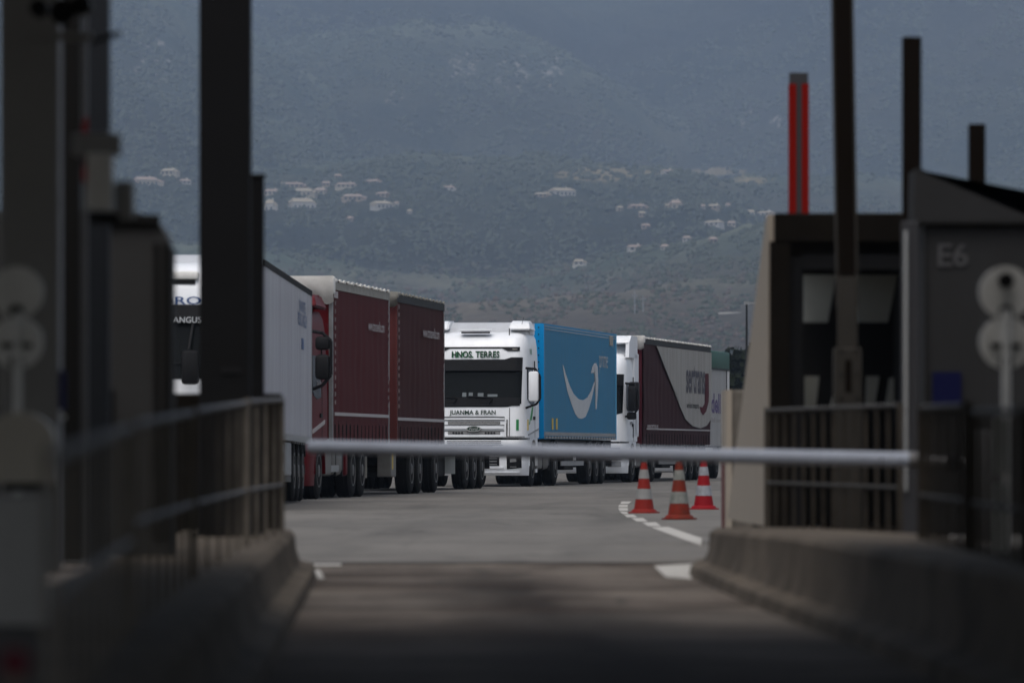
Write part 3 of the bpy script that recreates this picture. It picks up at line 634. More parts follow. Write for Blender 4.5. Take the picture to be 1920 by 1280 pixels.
def under(t, ty, L, drive=5.2, axles=(8.35, 9.65, 10.95)):
    chassis(t, 2.0, ty + L - .3); pbox('underfloor', M['chassis'], t, -1.15, 1.15, ty + .05, ty + L - .3, .86, 1.15); pbox('pallet_box', M['chassis'], t, -1.1, 1.1, ty + 4.6, ty + 6.2, .38, .9, bev=.02)
    axle(t, 1.40); axle(t, drive, dual=True); mudguard(t, drive); mudguard(t, drive, -1)
    for a in axles: axle(t, ty + a); mudguard(t, ty + a, 1, .57); mudguard(t, ty + a, -1, .57)
    tank(t, 2.95, 4.45, 1); tank(t, 2.95, 4.45, -1)
    for sd in (-1, 1):
        side_guard(t, ty + 3.4, ty + 7.4, sd); pbox('landing_leg', M['chassis'], t, *sorted((sd * .8, sd * .95)), ty + 2.75, ty + 2.9, .3, 1.1)
    pbox('rear_bumper', M['chassis'], t, -1.15, 1.15, ty + L - .25, ty + L - .12, .45, .62)
    for sd in (-1, 1): pbox('mudflap', M['black'], t, *sorted((sd * .75, sd * 1.2)), ty + axles[-1] + .62, ty + axles[-1] + .64, .25, .8)
def lorry(label, cx, cy, deg, tilt=0, group='lorries queueing on the plaza', name='articulated_lorry'):
    t = thing(name, label, 'lorry', (cx, cy, 0), -R(deg), group); t.rotation_euler = (R(tilt), 0, -R(deg)); return t
class Side:
    """reads a spot of the photo off a vehicle's +x side, as (y, z) in the vehicle's own metres"""
    def __init__(s, t, hw, deg): s.o = t.location; a = R(deg); s.d = (math.sin(a), math.cos(a)); s.c = (s.o.x + hw * s.d[1], s.o.y - hw * s.d[0])
    def __call__(s, px, py):
        k = (px - 960) / F; u = (s.c[1] * k - s.c[0]) / (s.d[0] - s.d[1] * k); d = s.c[1] + s.d[1] * u
        return u, CH + (HZ - py) * d / F
def origin(X, d, deg, yl, hw=1.25):
    """vehicle origin from its +x side corner (X,d) that lies yl behind the front"""
    a = R(deg); sx, sy = math.sin(a), math.cos(a)
    return X - hw * sy - yl * sx, d + hw * sx - yl * sy

# --- blue trailer lorry
deg = 8.8; o_ = origin(.774, 140.0, deg, 3.0)
T = lorry('white cab lorry lettered in green, pulling a blue box trailer with a pale smile', *o_, deg); S = Side(T, 1.25, deg)
c = Cab(T, M['white'])
cab_front(c, M['white'])
c.patch('roof_band', M['black'], c.body, -1.06, 1.06, lambda x: 3.275 + .065 * min(1, max(0, (.78 - abs(x)) / .14)), lambda x: 3.375, .02, nu=60)
for sx in (-.95, .95): c.patch('marker_lamp', M['tank'], c.body, sx - .06, sx + .06, 3.305, 3.335, .03, nu=4, nv=2)
lettering('HNOS. TERRES', M['letter_green'], c.body, (-.575, .575, 3.12, 3.265), lambda u, v: c.on(.022)(u + .009, v - .010), .010)
lettering('HNOS. TERRES', M['letter_black'], c.body, (-.585, .585, 3.115, 3.275), c.on(.045), .016)
lettering('JUANMA & FRAN', M['letter_black'], c.body, (-.60, .53, 1.705, 1.845), c.on(.04), .024)
# grille
for zz in (1.345, 1.475, 1.595, 1.672): c.patch('grille_gap', M['recess'], c.body, -.74, .74, zz, zz + .018, .045, nv=1)
for sx in (-.80, .80): c.patch('grille_gap', M['recess'], c.body, sx - .012, sx + .012, 1.2, 1.62, .02, nu=1)
c.patch('bonnet_gap', M['recess'], c.body, -1.2, 1.2, 1.195, 1.215, .012, nv=1)
for zz in (.82, .93, 1.0): c.patch('bumper_crease', M['recess'], c.bumper, -.7, .7, zz, zz + .014, .012, nv=1)  # shade of the creases laid on as grey strips
c.patch('grille_surround', M['white'], c.body, -.78, .78, 1.20, lambda x: 1.66 - .12 * max(0, (abs(x) - .62) / .16), .03)
c.patch('grille_mesh', M['grille_grey'], c.body, -.64, .64, 1.50, 1.58, .036, nv=2); c.patch('grille_mesh', M['grille_grey'], c.body, -.64, .64, 1.255, 1.335, .036, nv=2)
c.patch('grille_slat', M['white'], c.body, -.72, .72, 1.40, 1.46, .06, nv=2); c.patch('grille_slat', M['white'], c.body, -.70, .70, 1.20, 1.24, .06, nv=2); c.patch('grille_slat', M['white'], c.body, -.74, .74, 1.615, 1.65, .055, nv=2)
for sx in (-.5, -.43, -.36, -.29, .29, .36, .43, .5):
    bm = bmesh.new(); cyl(bm, c.on(.045)(sx, 1.295), c.on(.03)(sx, 1.295), .028, 8); finish('air_hole', bm, M['black'], c.body)
for zz in (1.10, 1.05): c.patch('lower_grille_mesh', M['grille_grey'], c.bumper, -.66, .66, zz - .015, zz + .01, .014, nv=1)
bm = bmesh.new(); n = 28
prism(bm, [(math.cos(6.2832 * i / n) * .175, 1.395 + math.sin(6.2832 * i / n) * .068) for i in range(n)], c.on(.085), c.on(.04)); em = finish('oval_badge', bm, M['letter_black'], c.body, 30)
bm = bmesh.new()
for i in range(n):
    a0, a1 = 6.2832 * i / n, 6.2832 * (i + 1) / n
    bm.faces.new([bm.verts.new(c.on(.09)(math.cos(a) * r, 1.395 + math.sin(a) * q)) for a, r, q in ((a0, .175, .068), (a1, .175, .068), (a1, .158, .056), (a0, .158, .056))])
finish('badge_rim', bm, M['chrome'], em)
lettering('Ford', M['chrome'], em, (-.11, .11, 1.36, 1.43), c.on(.095), .0, shear=.35)
# lower bumper: slats, lamps, plate
c.patch('air_intake', M['black'], c.bumper, -.62, .62, .50, .72, .012)
for zz in (.53, .60, .67): c.patch('intake_slat', M['alu'], c.bumper, -.56, .56, zz, zz + .022, .03, nv=1)
c.patch('intake_frame', M['white'], c.bumper, -.72, .72, .44, .475, .035, nv=1); c.patch('intake_frame', M['white'], c.bumper, -.76, .76, .76, .79, .035, nv=1)
for sx in (-1, 1):
    a, b = sorted((sx * .80, sx * 1.14))
    h = c.patch('headlight', M['black'], c.bumper, a, b, lambda x: .42 + .10 * (abs(x) - .8), lambda x: .82 - .12 * (abs(x) - .8), .012, nu=10)
    a, b = sorted((sx * .88, sx * 1.03))
    c.patch('lamp_lens', M['alu'], h, a, b, lambda x: .58 + .1 * (abs(x) - .8), lambda x: .68 - .3 * (abs(x) - .95) ** 2, .025, nu=6, nv=3)
    c.patch('lamp_reflector', M['alu'], h, a, b, .47, .49, .03, nu=6, nv=1)
c.patch('number_plate', M['paper'], c.bumper, -.26, .26, .355, .45, .03, nu=4, nv=2)
lettering('PN', M['letter_dark'], c.bumper, (.12, .235, .37, .435), c.on(.036), .01)
c.patch('bumper_lip', M['white'], c.bumper, -1.1, 1.1, .27, .34, .03, nv=2)
# seams, stickers, stripes
for sx in (-.86, .86): c.patch('panel_seam', M['chassis'], c.body, sx - .006, sx + .006, 1.22, 1.9, .012, nu=1)
c.side('sticker', M['yellow'], c.body, [(.44, 1.36), (.44, 1.62), (.52, 1.62), (.52, 1.36)], .008)
c.patch('vertical_lettering', M['letter_green'], c.body, 1.02, 1.08, 1.36, 1.62, .012, nu=2)
c.side('green_stripe', M['letter_green'], c.body, [(.62, 1.50), (1.1, 1.92), (1.22, 1.90), (.70, 1.50)], .009); c.side('green_stripe', M['letter_green'], c.body, [(.95, 1.62), (1.25, 1.98), (1.32, 1.96), (1.04, 1.60)], .009)
c.side('side_trim', M['alu'], c.body, [(.5, 1.24), (.5, 1.27), (2.15, 1.42), (2.15, 1.38)], .02)
lettering('V8', M['letter_green'], c.body, (1.0, 1.35, 3.2, 3.34), lambda u, v: (c.width(v) + .012, u, v), .01)
# interior glimpses on the dashboard, seen on the glass edge
for a, b, zz in ((-.98, -.78, .14), (-.3, -.2, .1), (-.14, -.04, .1), (.08, .22, .09), (.32, .56, .06)):
    c.patch('dashboard_paper', M['dashpaper'], c.body, a, b, 2.17, 2.17 + zz, .016, nu=2, nv=2)
c.patch('dashboard', M['black'], c.body, -1.1, 1.1, 1.95, 2.15, .02)
for sx in (-.75, .15):
    c.patch('wiper_vent', M['chassis'], c.body, sx, sx + .3, 2.03, 2.06, .035, nu=3, nv=1)
c.mirror(M['white'], 1); c.mirror(M['white'], -1); c.door(M['white'], 1); c.door(M['white'], -1)
# roof deflector with side caps, awning lamp bar, aerials
def deflector(c, m, z0, z1, y0, y1):
    hw = c.hw
    def fn(u, v):
        x = -hw * .93 + 2 * hw * .93 * u; e = abs(x) / (hw * .93); return (x, y0 + (y1 - y0) * v + .10 * e * e, z0 + (z1 - z0) * math.sin(v * math.pi / 2) + .03 * (1 if e > .8 else 0) * v)
    o = pwrap('roof_deflector', m, c.t, 24, 8, fn, 40, thick=.05)
    for sx in (-1, 1):
        bm = bmesh.new(); prism(bm, [(y0 - .08, z1 - .20), (y0 - .02, z1 - .09), (y0 + .12, z1 - .01), (y0 + .32, z1 + .03), (y1 + .35, z1 + .04), (y1 + .35, z1 - .22)], lambda a, b: (sx * hw * .60, a, b), lambda a, b: (sx * hw * (.99 - .10 * max(0, b - z1 + .06) / .1), a + .1, b)); bmesh.ops.bevel(bm, geom=bm.edges[:], offset=.03, segments=2, affect='EDGES'); finish('deflector_cap', bm, m, o, 50)
    return o
dfl = deflector(c, M['white'], 3.70, 3.99, .80, 1.45)
pbox('roof_filler', M['white'], dfl, -1.15, 1.15, 1.46, 2.2, 3.7, 3.97)
bm = bmesh.new(); box(bm, -.42, .36, .42, .62, 3.755, 3.80, bev=.02); finish('awning_bar', bm, M['white'], c.body, 40)
pbox('awning_shadow_gap', M['black'], c.body, -.38, .30, .45, .62, 3.705, 3.745)
for sx, hh in ((-1.18, .17), (.77, .17)): pcyl('aerial', M['black'], c.body, (sx, .62, 3.66), (sx, .62, 3.66 + hh), .012, 6)
pcyl('aerial', M['black'], c.body, (1.0, .9, 3.8), (1.08, .9, 4.1), .005, 5)
# skirts behind the front wheel
pbox('side_skirt', M['white'], T, 1.16, 1.22, 2.06, 2.22, .33, 1.3, bev=.02)
tb = trailer_box(T, 3.0, 13.25, 1.16, 4.0, M['blue'], M['bluefront'], ribs=.0015)
for z_, h_, m_ in ((1.17, .05, M['alu']), (1.24, .09, M['alu']), (3.86, .015, M['logo_grey']), (3.93, .015, M['logo_grey'])): pbox('side_rail', m_, tb, 1.25, 1.262, 3.0, 16.2, z_, z_ + h_)
pbox('corner_post', M['bluefront'], tb, 1.19, 1.262, 2.99, 3.1, 1.17, 3.99); pbox('corner_post', M['blue'], tb, 1.2, 1.262, 16.1, 16.27, 1.17, 4.0)
for k in range(16): pcyl('rivet', M['chassis'], tb, (1.13, 2.985, 1.35 + k * .17), (1.13, 3.0, 1.35 + k * .17), .018, 6)
for k in range(26): pbox('rail_tab', M['chassis'], tb, 1.262, 1.268, 3.2 + k * .5, 3.23 + k * .5, 1.17, 1.23)
C1 = lambda x, y: S(800 + x / 3.368, 560 + y / 3.368)
fs = lambda y, z: (1.262, y, z)
flat('smile_mark', M['logo_grey'], tb, [C1(*p) for p in ((855, 412), (866, 490), (885, 580), (910, 660), (935, 725), (955, 752), (975, 758), (1000, 745), (1020, 700), (1040, 630), (1055, 560), (1062, 515), (1052, 530), (1038, 575), (1012, 622), (985, 640), (955, 632), (925, 600), (900, 545), (878, 480), (862, 425))], fs)
flat('smile_arrow', M['logo_grey'], tb, [C1(*p) for p in ((1035, 472), (1042, 430), (1055, 407), (1068, 405), (1078, 430), (1081, 520), (1078, 600), (1070, 697), (1063, 695), (1066, 600), (1066, 520), (1062, 478), (1048, 466))], fs)
a = C1(1088, 470); b = C1(1141, 335)
lettering('prime', M['logo_grey'], tb, (a[0], b[0], a[1], b[1]), fs, -.005)
for x0_, y0_ in ((787, 825), (813, 825)):
    a = C1(x0_, y0_); pbox('sticker', M['yellow'], tb, 1.262, 1.266, a[0], a[0] + .28, a[1], a[1] + .28)
a = C1(1145, 318); pbox('vent', M['greytarp'], tb, 1.262, 1.28, a[0] + .2, a[0] + .8, a[1] + .1, a[1] + .35)
under(T, 3.0, 13.25)

# --- curtain-sided helper
def straps(tb, y0, L, m, n, z0=.98, z1=1.42):
    for k in range(n):
        y = y0 + L * (k + .5) / n; bm = bmesh.new()
        prism(bm, [(y - .055, z1 - .12), (y, z1), (y + .055, z1 - .12), (y + .05, z0 + .22), (y, z0 + .12), (y - .05, z0 + .22)], lambda a, b: (1.256, a, b), lambda a, b: (1.24, a, b)); finish('strap_gap', bm, M['void'], tb)
        pbox('strap', M['chassis'], tb, 1.257, 1.268, y - .014, y + .014, z0 - .02, z1 - .08)
def roof_tarp(tb, y0, L, m, z=3.98, lumps=9, rail=M['greytarp'], drop=.0):
    pbox('roof_rail', rail, tb, 1.2, 1.275, y0, y0 + L, z - .20, z - .05)
    def fn(u, v):
        y = y0 - .05 + (L + .1) * u; s_ = .5 + .5 * math.cos(y * 2 * math.pi * lumps / L); x = -1.3 + 2.6 * v
        e = abs(x) / 1.3; return (x, y, z - .05 + .06 * math.sqrt(max(0, 1 - e ** 6)) + .025 * s_ * e)
    pwrap('roof_tarpaulin', m, tb, 90, 16, fn, 50, thick=.04)
    for k in range(lumps * 2): pbox('roof_hoop', m, tb, 1.27, 1.30, y0 + L * (k + .4) / lumps / 2, y0 + L * (k + .7) / lumps / 2, z - .06, z - .0, bev=.008)
def front_tarp(tb, y0, m, z0=3.55, z1=4.02):
    def fn(u, v):
        x = -1.3 + 2.6 * u; zb = z0 + .10 * math.sin(u * 9.4 + .6) ** 2 + .05 * math.sin(u * 31)
        return (x, y0 - .10 - .10 * math.sin(v * 2.6) - .02 * math.sin(u * 22), zb + (z1 - zb) * v)
    pwrap('front_tarpaulin', m, tb, 40, 8, fn, 60, thick=.04)
    bm = bmesh.new(); box(bm, 1.22, 1.305, y0 - .12, y0 + .12, z0 + .14, z1 + .0, bev=.035); finish('tarpaulin_corner', bm, m, tb, 50)

# --- red road train
deg = 6.45; o_ = origin(-3.26, 102.9, deg, 2.8)
T = lorry('red cab road train of two dark red curtain sided boxes', *o_, deg); S = Side(T, 1.25, deg)
c = Cab(T, M['red'], H=3.5); cab_front(c, M['red']); c.mirror(M['black'], -1); c.door(M['red'], 1); c.door(M['red'], -1)
pbox('mirror', M['black'], c.body, 1.30, 1.56, .36, .50, 2.64, 2.88, bev=.06, smooth=40)
pbox('mirror', M['black'], c.body, 1.30, 1.56, .34, .50, 2.12, 2.56, bev=.07, smooth=40)
bm = bmesh.new(); pipe(bm, [(1.2, .55, 2.98), (1.43, .43, 2.94), (1.58, .43, 2.8), (1.58, .43, 2.2), (1.43, .43, 2.02), (1.2, .55, 1.94)], .03); finish('mirror_frame', bm, M['black'], c.body, 40)
deflector(c, M['red'], 3.28, 3.62, .9, 1.9)
c.side('pale_stripe', M['letter_grey'], c.body, [(.45, 1.30), (.45, 1.38), (1.9, 1.58), (1.9, 1.50)], .01); lettering('TRANSAVELLA', M['letter_grey'], c.body, (.9, 1.5, 2.0, 2.1), lambda u, v: (1.262, u, v))
tb = trailer_box(T, 2.8, 7.65, 1.0, 3.95, M['curtain_red'], M['red'], wave=.022, name='rigid_box')
front_tarp(tb, 2.8, M['offwhite']); roof_tarp(tb, 2.8, 7.65, M['offwhite'], lumps=7)
pbox('corner_post', M['alu'], tb, 1.20, 1.27, 2.78, 2.86, 1.0, 3.8); pbox('corner_post', M['alu'], tb, 1.20, 1.27, 10.38, 10.46, 1.0, 3.8)
C2 = lambda x, y: S(480 + x / 2.666, 480 + y / 2.666); fs = lambda y, z: (1.308, y, z)
a = C2(547, 372); b = C2(627, 332); lettering('www.transavella.com', M['letter_grey'], tb, (a[0], b[0], a[1], b[1]), fs, .012)
pbox('reflective_strip', M['letter_grey'], tb, 1.272, 1.28, 3.0, 10.3, 1.50, 1.56); straps(tb, 2.9, 7.4, M['red'], 15)
a = C2(380, 208); pbox('label_patch', M['letter_grey'], tb, 1.285, 1.289, a[0], a[0] + .5, a[1], a[1] + .12)
for yy in (3.02, 10.2):
    for k in range(14): pbox('reflector_dash', M['dim_grey'], tb, 1.272, 1.29, yy, yy + .05, 1.7 + k * .15, 1.78 + k * .15)
axle(T, 1.4); axle(T, 5.75, dual=True); axle(T, 7.0); chassis(T, 2.0, 10.3)
pbox('side_box', M['chassis'], T, .6, 1.15, 2.1, 2.35, .4, .95)
for zz in (.48, .86): pbox('side_guard', M['alu'], T, 1.17, 1.22, 2.3, 3.9, zz, zz + .12)
tank(T, 3.4, 4.7); tank(T, 2.4, 4.5, -1); bm = bmesh.new(); box(bm, 1.0, 1.22, 4.8, 5.05, .40, 1.15, bev=.05); finish('red_mudguard', bm, M['red'], T, 40)
for a_ in (5.75, 7.0): mudguard(T, a_); mudguard(T, a_, -1)
pbox('mudflap', M['greytarp'], T, .85, 1.2, 7.75, 7.78, .35, .95)
ty = 11.55
tb = trailer_box(T, ty, 7.5, 1.0, 3.86, M['curtain_brown'], M['curtain_brown'], wave=.026, name='drawbar_box')
roof_tarp(tb, ty, 7.5, M['greytarp'], z=3.98, lumps=7, rail=M['black']); front_tarp(tb, ty, M['greytarp'], 3.72, 3.98)
pbox('corner_post', M['alu'], tb, .98, 1.06, ty - .03, ty, 1.0, 3.7); pbox('corner_post', M['curtain_brown'], tb, 1.20, 1.275, ty, ty + .09, 1.0, 3.8)
pbox('corner_post', M['alu'], tb, 1.21, 1.275, ty + 7.42, ty + 7.5, 1.0, 3.8)
a = C2(822, 405); b = C2(903, 366); lettering('www.transavella.com', M['letter_grey'], tb, (a[0], b[0], a[1], b[1]), fs, .012)
pbox('reflective_strip', M['letter_grey'], tb, 1.275, 1.283, ty + .1, ty + 7.4, 1.46, 1.52); straps(tb, ty + .3, 7.1, M['red'], 13)
for yy in (ty + .18, ty + 7.25):
    for k in range(14): pbox('reflector_dash', M['dim_grey'], tb, 1.275, 1.291, yy, yy + .05, 1.7 + k * .15, 1.78 + k * .15)
chassis(T, 10.2, ty + 7.3)
for a_ in (ty + 2.6, ty + 3.9, ty + 6.5): axle(T, a_); mudguard(T, a_, 1, .57); mudguard(T, a_, -1, .57)
pbox('tool_box', M['tank'], T, .9, 1.18, ty - .15, ty + .55, .35, .98, bev=.02); pbox('sticker', M['yellow'], T, 1.18, 1.185, ty - .05, ty + .1, .5, .9)
pbox('rear_bumper', M['chassis'], T, -1.15, 1.15, ty + 7.3, ty + 7.4, .45, .62)

# --- white refrigerated lorry, nearest
deg = 1.0; o_ = origin(-3.46, 98.0, deg, 3.0 + 13.45)
T = lorry('white refrigerated lorry nearest the camera, with ribbed side, half hidden by the tall column', *o_, deg, tilt=-.38)
T.location.z = .11; S = Side(T, 1.25, deg)
c = Cab(T, M['white'], H=3.62); cab_front(c, M['white']); c.mirror(M['black'], -1); c.door(M['white'], 1); c.door(M['white'], -1)
def front_box(px0, px1, py0, py1, d=82.0):
    """cab-front box from photo pixels"""
    a = R(1.0); x0 = (px0 - 960) * d / F - T.location.x; x1 = (px1 - 960) * d / F - T.location.x
    return x0, x1, CH + (HZ - py1) * d / F - .11, CH + (HZ - py0) * d / F - .11
b4 = front_box(303, 377, 556, 571); lettering('DRO', M['letter_navy'], c.body, b4, c.on(.03), .01)
b4 = front_box(328, 379, 595, 606); lettering('ANGUS', M['logo_grey'], c.body, b4, c.on(.165), .0)
b4 = front_box(346, 378, 658, 722); pbox('front_mirror', M['black'], c.body, b4[0], b4[1], -.35, -.18, b4[2], b4[3], bev=.05, smooth=40); pcyl('mirror_stay', M['black'], c.body, (b4[0] + .1, -.25, b4[3]), (b4[0] + .15, .2, b4[3] + .5), .02)
b4 = front_box(316, 381, 493, 500)
dfl = deflector(c, M['white'], 3.38, 3.62, .9, 1.5); lettering('O  KING', M['letter_dark'], dfl, b4, lambda u, v: (u, .86, v), .02)
b4 = front_box(300, 372, 508, 524); bm = bmesh.new(); box(bm, b4[0] - .6, b4[1], .3, .5, b4[2], b4[3], bev=.04); finish('light_bar', bm, M['offwhite'], c.body, 40)
pbox('light_bar_gap', M['black'], c.body, b4[0] - .6, b4[1] - .05, .33, .5, b4[2] - .06, b4[2] - .01)
pbox('roof_filler', M['white'], dfl, -1.1, 1.1, 1.55, 2.25, 3.3, 3.58)
tb = trailer_box(T, 3.0, 13.45, .98, 3.60, M['reefer'], M['reefer'], ribs=.006, sub=500)
pbox('side_rail', M['chassis'], tb, 1.25, 1.27, 3.0, 16.45, 3.52, 3.61); pbox('side_rail', M['alu'], tb, 1.25, 1.27, 3.0, 16.45, .98, 1.08); pbox('corner_post', M['alu'], tb, 1.25, 1.265, 16.3, 16.46, .98, 3.6)
bm = bmesh.new(); box(bm, -.9, .9, 2.55, 3.0, 2.3, 3.4, bev=.06); finish('cooling_unit', bm, M['white'], T, 40)
fs = lambda y, z: (1.266, y, z)
a = C2(0, 0)
C2 = lambda x, y: S(480 + x / 2.666, 480 + y / 2.666)
for s_, p0, p1 in (('TRANSPORTES', (211, 282), (243, 240)), ('PEDRO ANGUS', (205, 350), (249, 305))):
    a = C2(*p0); b = C2(*p1); lettering(s_, M['letter_navy'], tb, (a[0], b[0], a[1], b[1]), fs, .012)
a = C2(224, 470); b = C2(235, 420); pbox('blue_emblem', M['letter_navy'], tb, 1.262, 1.267, a[0], b[0], a[1], b[1])
under(T, 3.0, 13.45, axles=(8.75, 10.05, 11.35)); pbox('pallet_box', M['alu'], T, .8, 1.22, 9.2, 10.9, .42, .95, bev=.02)
a = 3.0 + 8.75; pbox('rear_mudguard', M['tank'], T, .9, 1.23, a - .6, a + 3.3, .95, 1.06); pbox('mudflap', M['alu'], T, .85, 1.2, a + 3.3, a + 3.33, .32, .98); pbox('mudflap', M['alu'], T, .85, 1.2, a - .68, a - .65, .32, .98)

# --- maroon and grey curtain sider
deg = 10.0; o_ = origin(3.64, 158.2, deg, 3.1)
T = lorry('white cab lorry with maroon and grey curtain trailer behind the traffic cones', *o_, deg); S = Side(T, 1.25, deg)
c = Cab(T, M['white'], H=3.7, W=2.44); cab_front(c, M['white']); c.mirror(M['black'], 1); c.mirror(M['black'], -1); c.door(M['white'], 1); c.door(M['white'], -1)
pbox('mirror', M['black'], c.body, 1.28, 1.56, .28, .5, 2.0, 2.75, bev=.05, smooth=40); pbox('mirror', M['black'], c.body, 1.24, 1.5, .2, .36, 1.72, 1.92, bev=.05, smooth=40)
deflector(c, M['white'], 3.5, 4.0, .8, 2.1)
for sd in (-1, 1):
    bm = bmesh.new(); prism(bm, [(.75, 3.42), (.85, 3.85), (1.2, 4.03), (2.3, 4.03), (2.3, 3.42)], lambda a, b: (sd * 1.22, a, b), lambda a, b: (sd * 1.12, a, b)); finish('side_deflector', bm, M['white'], c.body)
    pbox('side_fairing', M['white'], T, *sorted((sd * 1.22, sd * 1.12)), 1.75, 2.55, 1.25, 3.55, bev=.03)
lettering('sertrans', M['letter_dark'], c.body, (.9, 1.45, 1.58, 1.68), lambda u, v: (1.233, u, v), .01); c.side('handle_recess', M['black'], c.body, [(1.45, 1.30), (1.45, 1.62), (1.58, 1.62), (1.58, 1.30)], .01)
pbox('chrome_step', M['chrome'], c.bumper, .55, 1.15, -.06, -.02, .62, .66); pbox('intake', M['black'], c.bumper, .2, 1.1, -.05, -.03, .68, .95)
for sd in (-1, 1):
    a, b = sorted((sd * .75, sd * 1.1)); c.patch('headlight', M['lamp'], c.bumper, a, b, .45, .6, .02, nu=8)
tb = trailer_box(T, 3.1, 13.4, 1.05, 4.0, M['curtain_maroon'], M['maroon_print'], wave=.022, sub=200)
front_tarp(tb, 3.1, M['offwhite'], 3.72, 4.07); roof_tarp(tb, 3.1, 13.4, M['offwhite'], z=4.04, lumps=12, rail=M['black'])
C3 = lambda x, y: S(1120 + x / 3.3676, 560 + y / 3.3676)
flat('grey_print', M['curtain_grey'], tb, [C3(*p) for p in ((362, 296), (385, 350), (415, 430), (450, 520), (490, 600), (510, 680), (545, 760), (590, 803), (640, 817), (680, 800), (710, 755), (710, 322))], lambda y, z: (1.306, min(y, 16.44), min(z, 3.82)))
fs = lambda y, z: (1.313, min(y, 16.47), z)
a = C3(548, 596); b = C3(667, 425); lettering('sertrans', M['letter_dark'], tb, (a[0], b[0], a[1], b[1]), fs, .025)
flat('maroon_swoosh', M['maroon_print'], tb, [C3(*p) for p in ((668, 472), (690, 472), (692, 600), (690, 650), (675, 710), (655, 735), (640, 715), (632, 680), (650, 685), (665, 660), (672, 600))], fs)
a = C3(552, 700); b = C3(628, 658); lettering('servicios transporte', M['letter_grey'], tb, (a[0], b[0], a[1], b[1]), lambda y, z: (1.313, y, z), .01).data.materials[0] = M['chassis']
a = C3(302, 820); b = C3(370, 790); lettering('www.sertrans.es', M['letter_grey'], tb, (a[0], b[0], a[1], b[1]), lambda y, z: (1.313, y, z), .012)
pbox('reflective_strip', M['letter_grey'], tb, 1.275, 1.283, 3.6, 16.3, 1.46, 1.50); straps(tb, 3.4, 13.0, M['red'], 24, z0=1.02)
under(T, 3.1, 13.4)

# --- green topped lorry
deg = 10.0; o_ = origin(6.95 - 7.3 * math.sin(R(10)), 182.5 - 7.3 * math.cos(R(10)), deg, 2.4)
T = lorry('white ribbed box lorry with a green top, last in the row', *o_, deg, name='box_lorry'); S = Side(T, 1.25, deg)
c = Cab(T, M['white'], H=3.0, L=2.1); cab_front(c, M['white']); c.mirror(M['black'], 1); c.mirror(M['black'], -1); c.door(M['white'], 1)
tb = trailer_box(T, 2.4, 7.3, 1.02, 3.45, M['boxwhite'], M['boxwhite'], ribs=.01, sub=160, name='box_body')
bm = bmesh.new(); box(bm, -1.28, 1.28, 2.38, 9.72, 3.42, 4.02, bev=.05); finish('green_top', bm, M['green'], tb, 40)
pbox('corner_post', M['boxwhite'], tb, 1.25, 1.275, 9.2, 9.7, 1.02, 3.42); pbox('post_gap', M['black'], tb, 1.25, 1.27, 9.0, 9.18, 1.02, 3.42)
pbox('green_hem', M['black'], tb, 1.275, 1.285, 2.4, 9.7, 3.42, 3.48)
fs = lambda y, z: (1.268, y, z)
a = C3(714, 0); b = C3(775, 0); a = S(1120 + 716 / 3.3676, 560 + 722 / 3.3676); b = S(1120 + 776 / 3.3676, 560 + 600 / 3.3676)
lettering('dell', M['letter_purple'], tb, (a[0], b[0], a[1], b[1]), fs, .03)
a = S(1120 + 716 / 3.3676, 560 + 778 / 3.3676); b = S(1120 + 776 / 3.3676, 560 + 752 / 3.3676)
lettering('dell.com', M['letter_grey'], tb, (a[0], b[0], a[1], b[1]), fs, .01)
chassis(T, 2.0, 9.5); axle(T, 1.3); axle(T, 7.2, dual=True); mudguard(T, 7.2); pbox('side_guard', M['alu'], T, 1.2, 1.23, 3, 6.2, .8, .98); pbox('rear_bumper', M['alu'], T, -1.2, 1.2, 9.55, 9.65, .8, .92)

# --- low flatbed trailer between the road train and the blue lorry
deg = 7.5; t_ = thing('flatbed_trailer', 'low dark flatbed trailer with white flaps between the red road train and the white cab', 'trailer', (-3.2, 121.2, 0), -R(deg))
chassis(t_, .2, 11.6, .72); pbox('deck', M['chassis'], t_, -1.22, 1.22, 0, 11.8, .90, .99, bev=.01)
for a_ in (7.4, 8.7, 10.0): axle(t_, a_, 1.22)
for sx in (-1.1, .84): pbox('mudflap', M['paper'], t_, sx, sx + .27, 6.3, 6.32, .35, .76)
pbox('underbody_fill', M['chassis'], t_, -.9, .9, 1.6, 6.2, .3, .92, bev=.03); pbox('axle_fill', M['chassis'], t_, -.7, .7, 6.9, 10.6, .35, .92)  # dark boxes added to hide the lit ground under the deck
pbox('lamp_board', M['chassis'], t_, -1.15, 1.15, 11.7, 11.78, .45, .75)
for sx in (-1, 1): pbox('landing_leg', M['chassis'], t_, sx * .8 - .06, sx * .8 + .06, 1.4, 1.55, 0, .9)

# ------------------------------------------------------------------ cones
def cone(px, py, h, m, label, dirty, lean=0, seed=0):
    x, y = G(px, py); t = thing('traffic_cone', label, 'traffic cone', (x, y, 0), rnd.uniform(0, 1), 'traffic cones beside the curved white line')
    s = h / .74; body = lambda z: .155 - .115 * z / .74
    bm = bmesh.new(); lathe(bm, [(.23, 0), (.23, .018), (.19, .022), (.175, .05), (.155, .06)], 40); b = finish('base', bm, m, t, 30)
    def band(nm, z0, z1, mm, g=0):
        bm = bmesh.new(); lathe(bm, [(body(z0) + g, z0), (body(z1) + g, z1)], 32); o = finish(nm, bm, mm, t, 30); return o
    band('cone_body', .055, .74, m); band('reflective_band', .205, .355, dirty, .003); band('reflective_band', .505, .635, dirty, .003)
    t.scale = (s, s, s); t.rotation_euler = (lean, 0, rnd.uniform(0, 1)); return t
M['cone1'] = mat('faded_orange_plastic', (.17, .009, .005), .6, spec=.15, dirt=.6, dirtcol=(.14, .02, .015), scale=6)
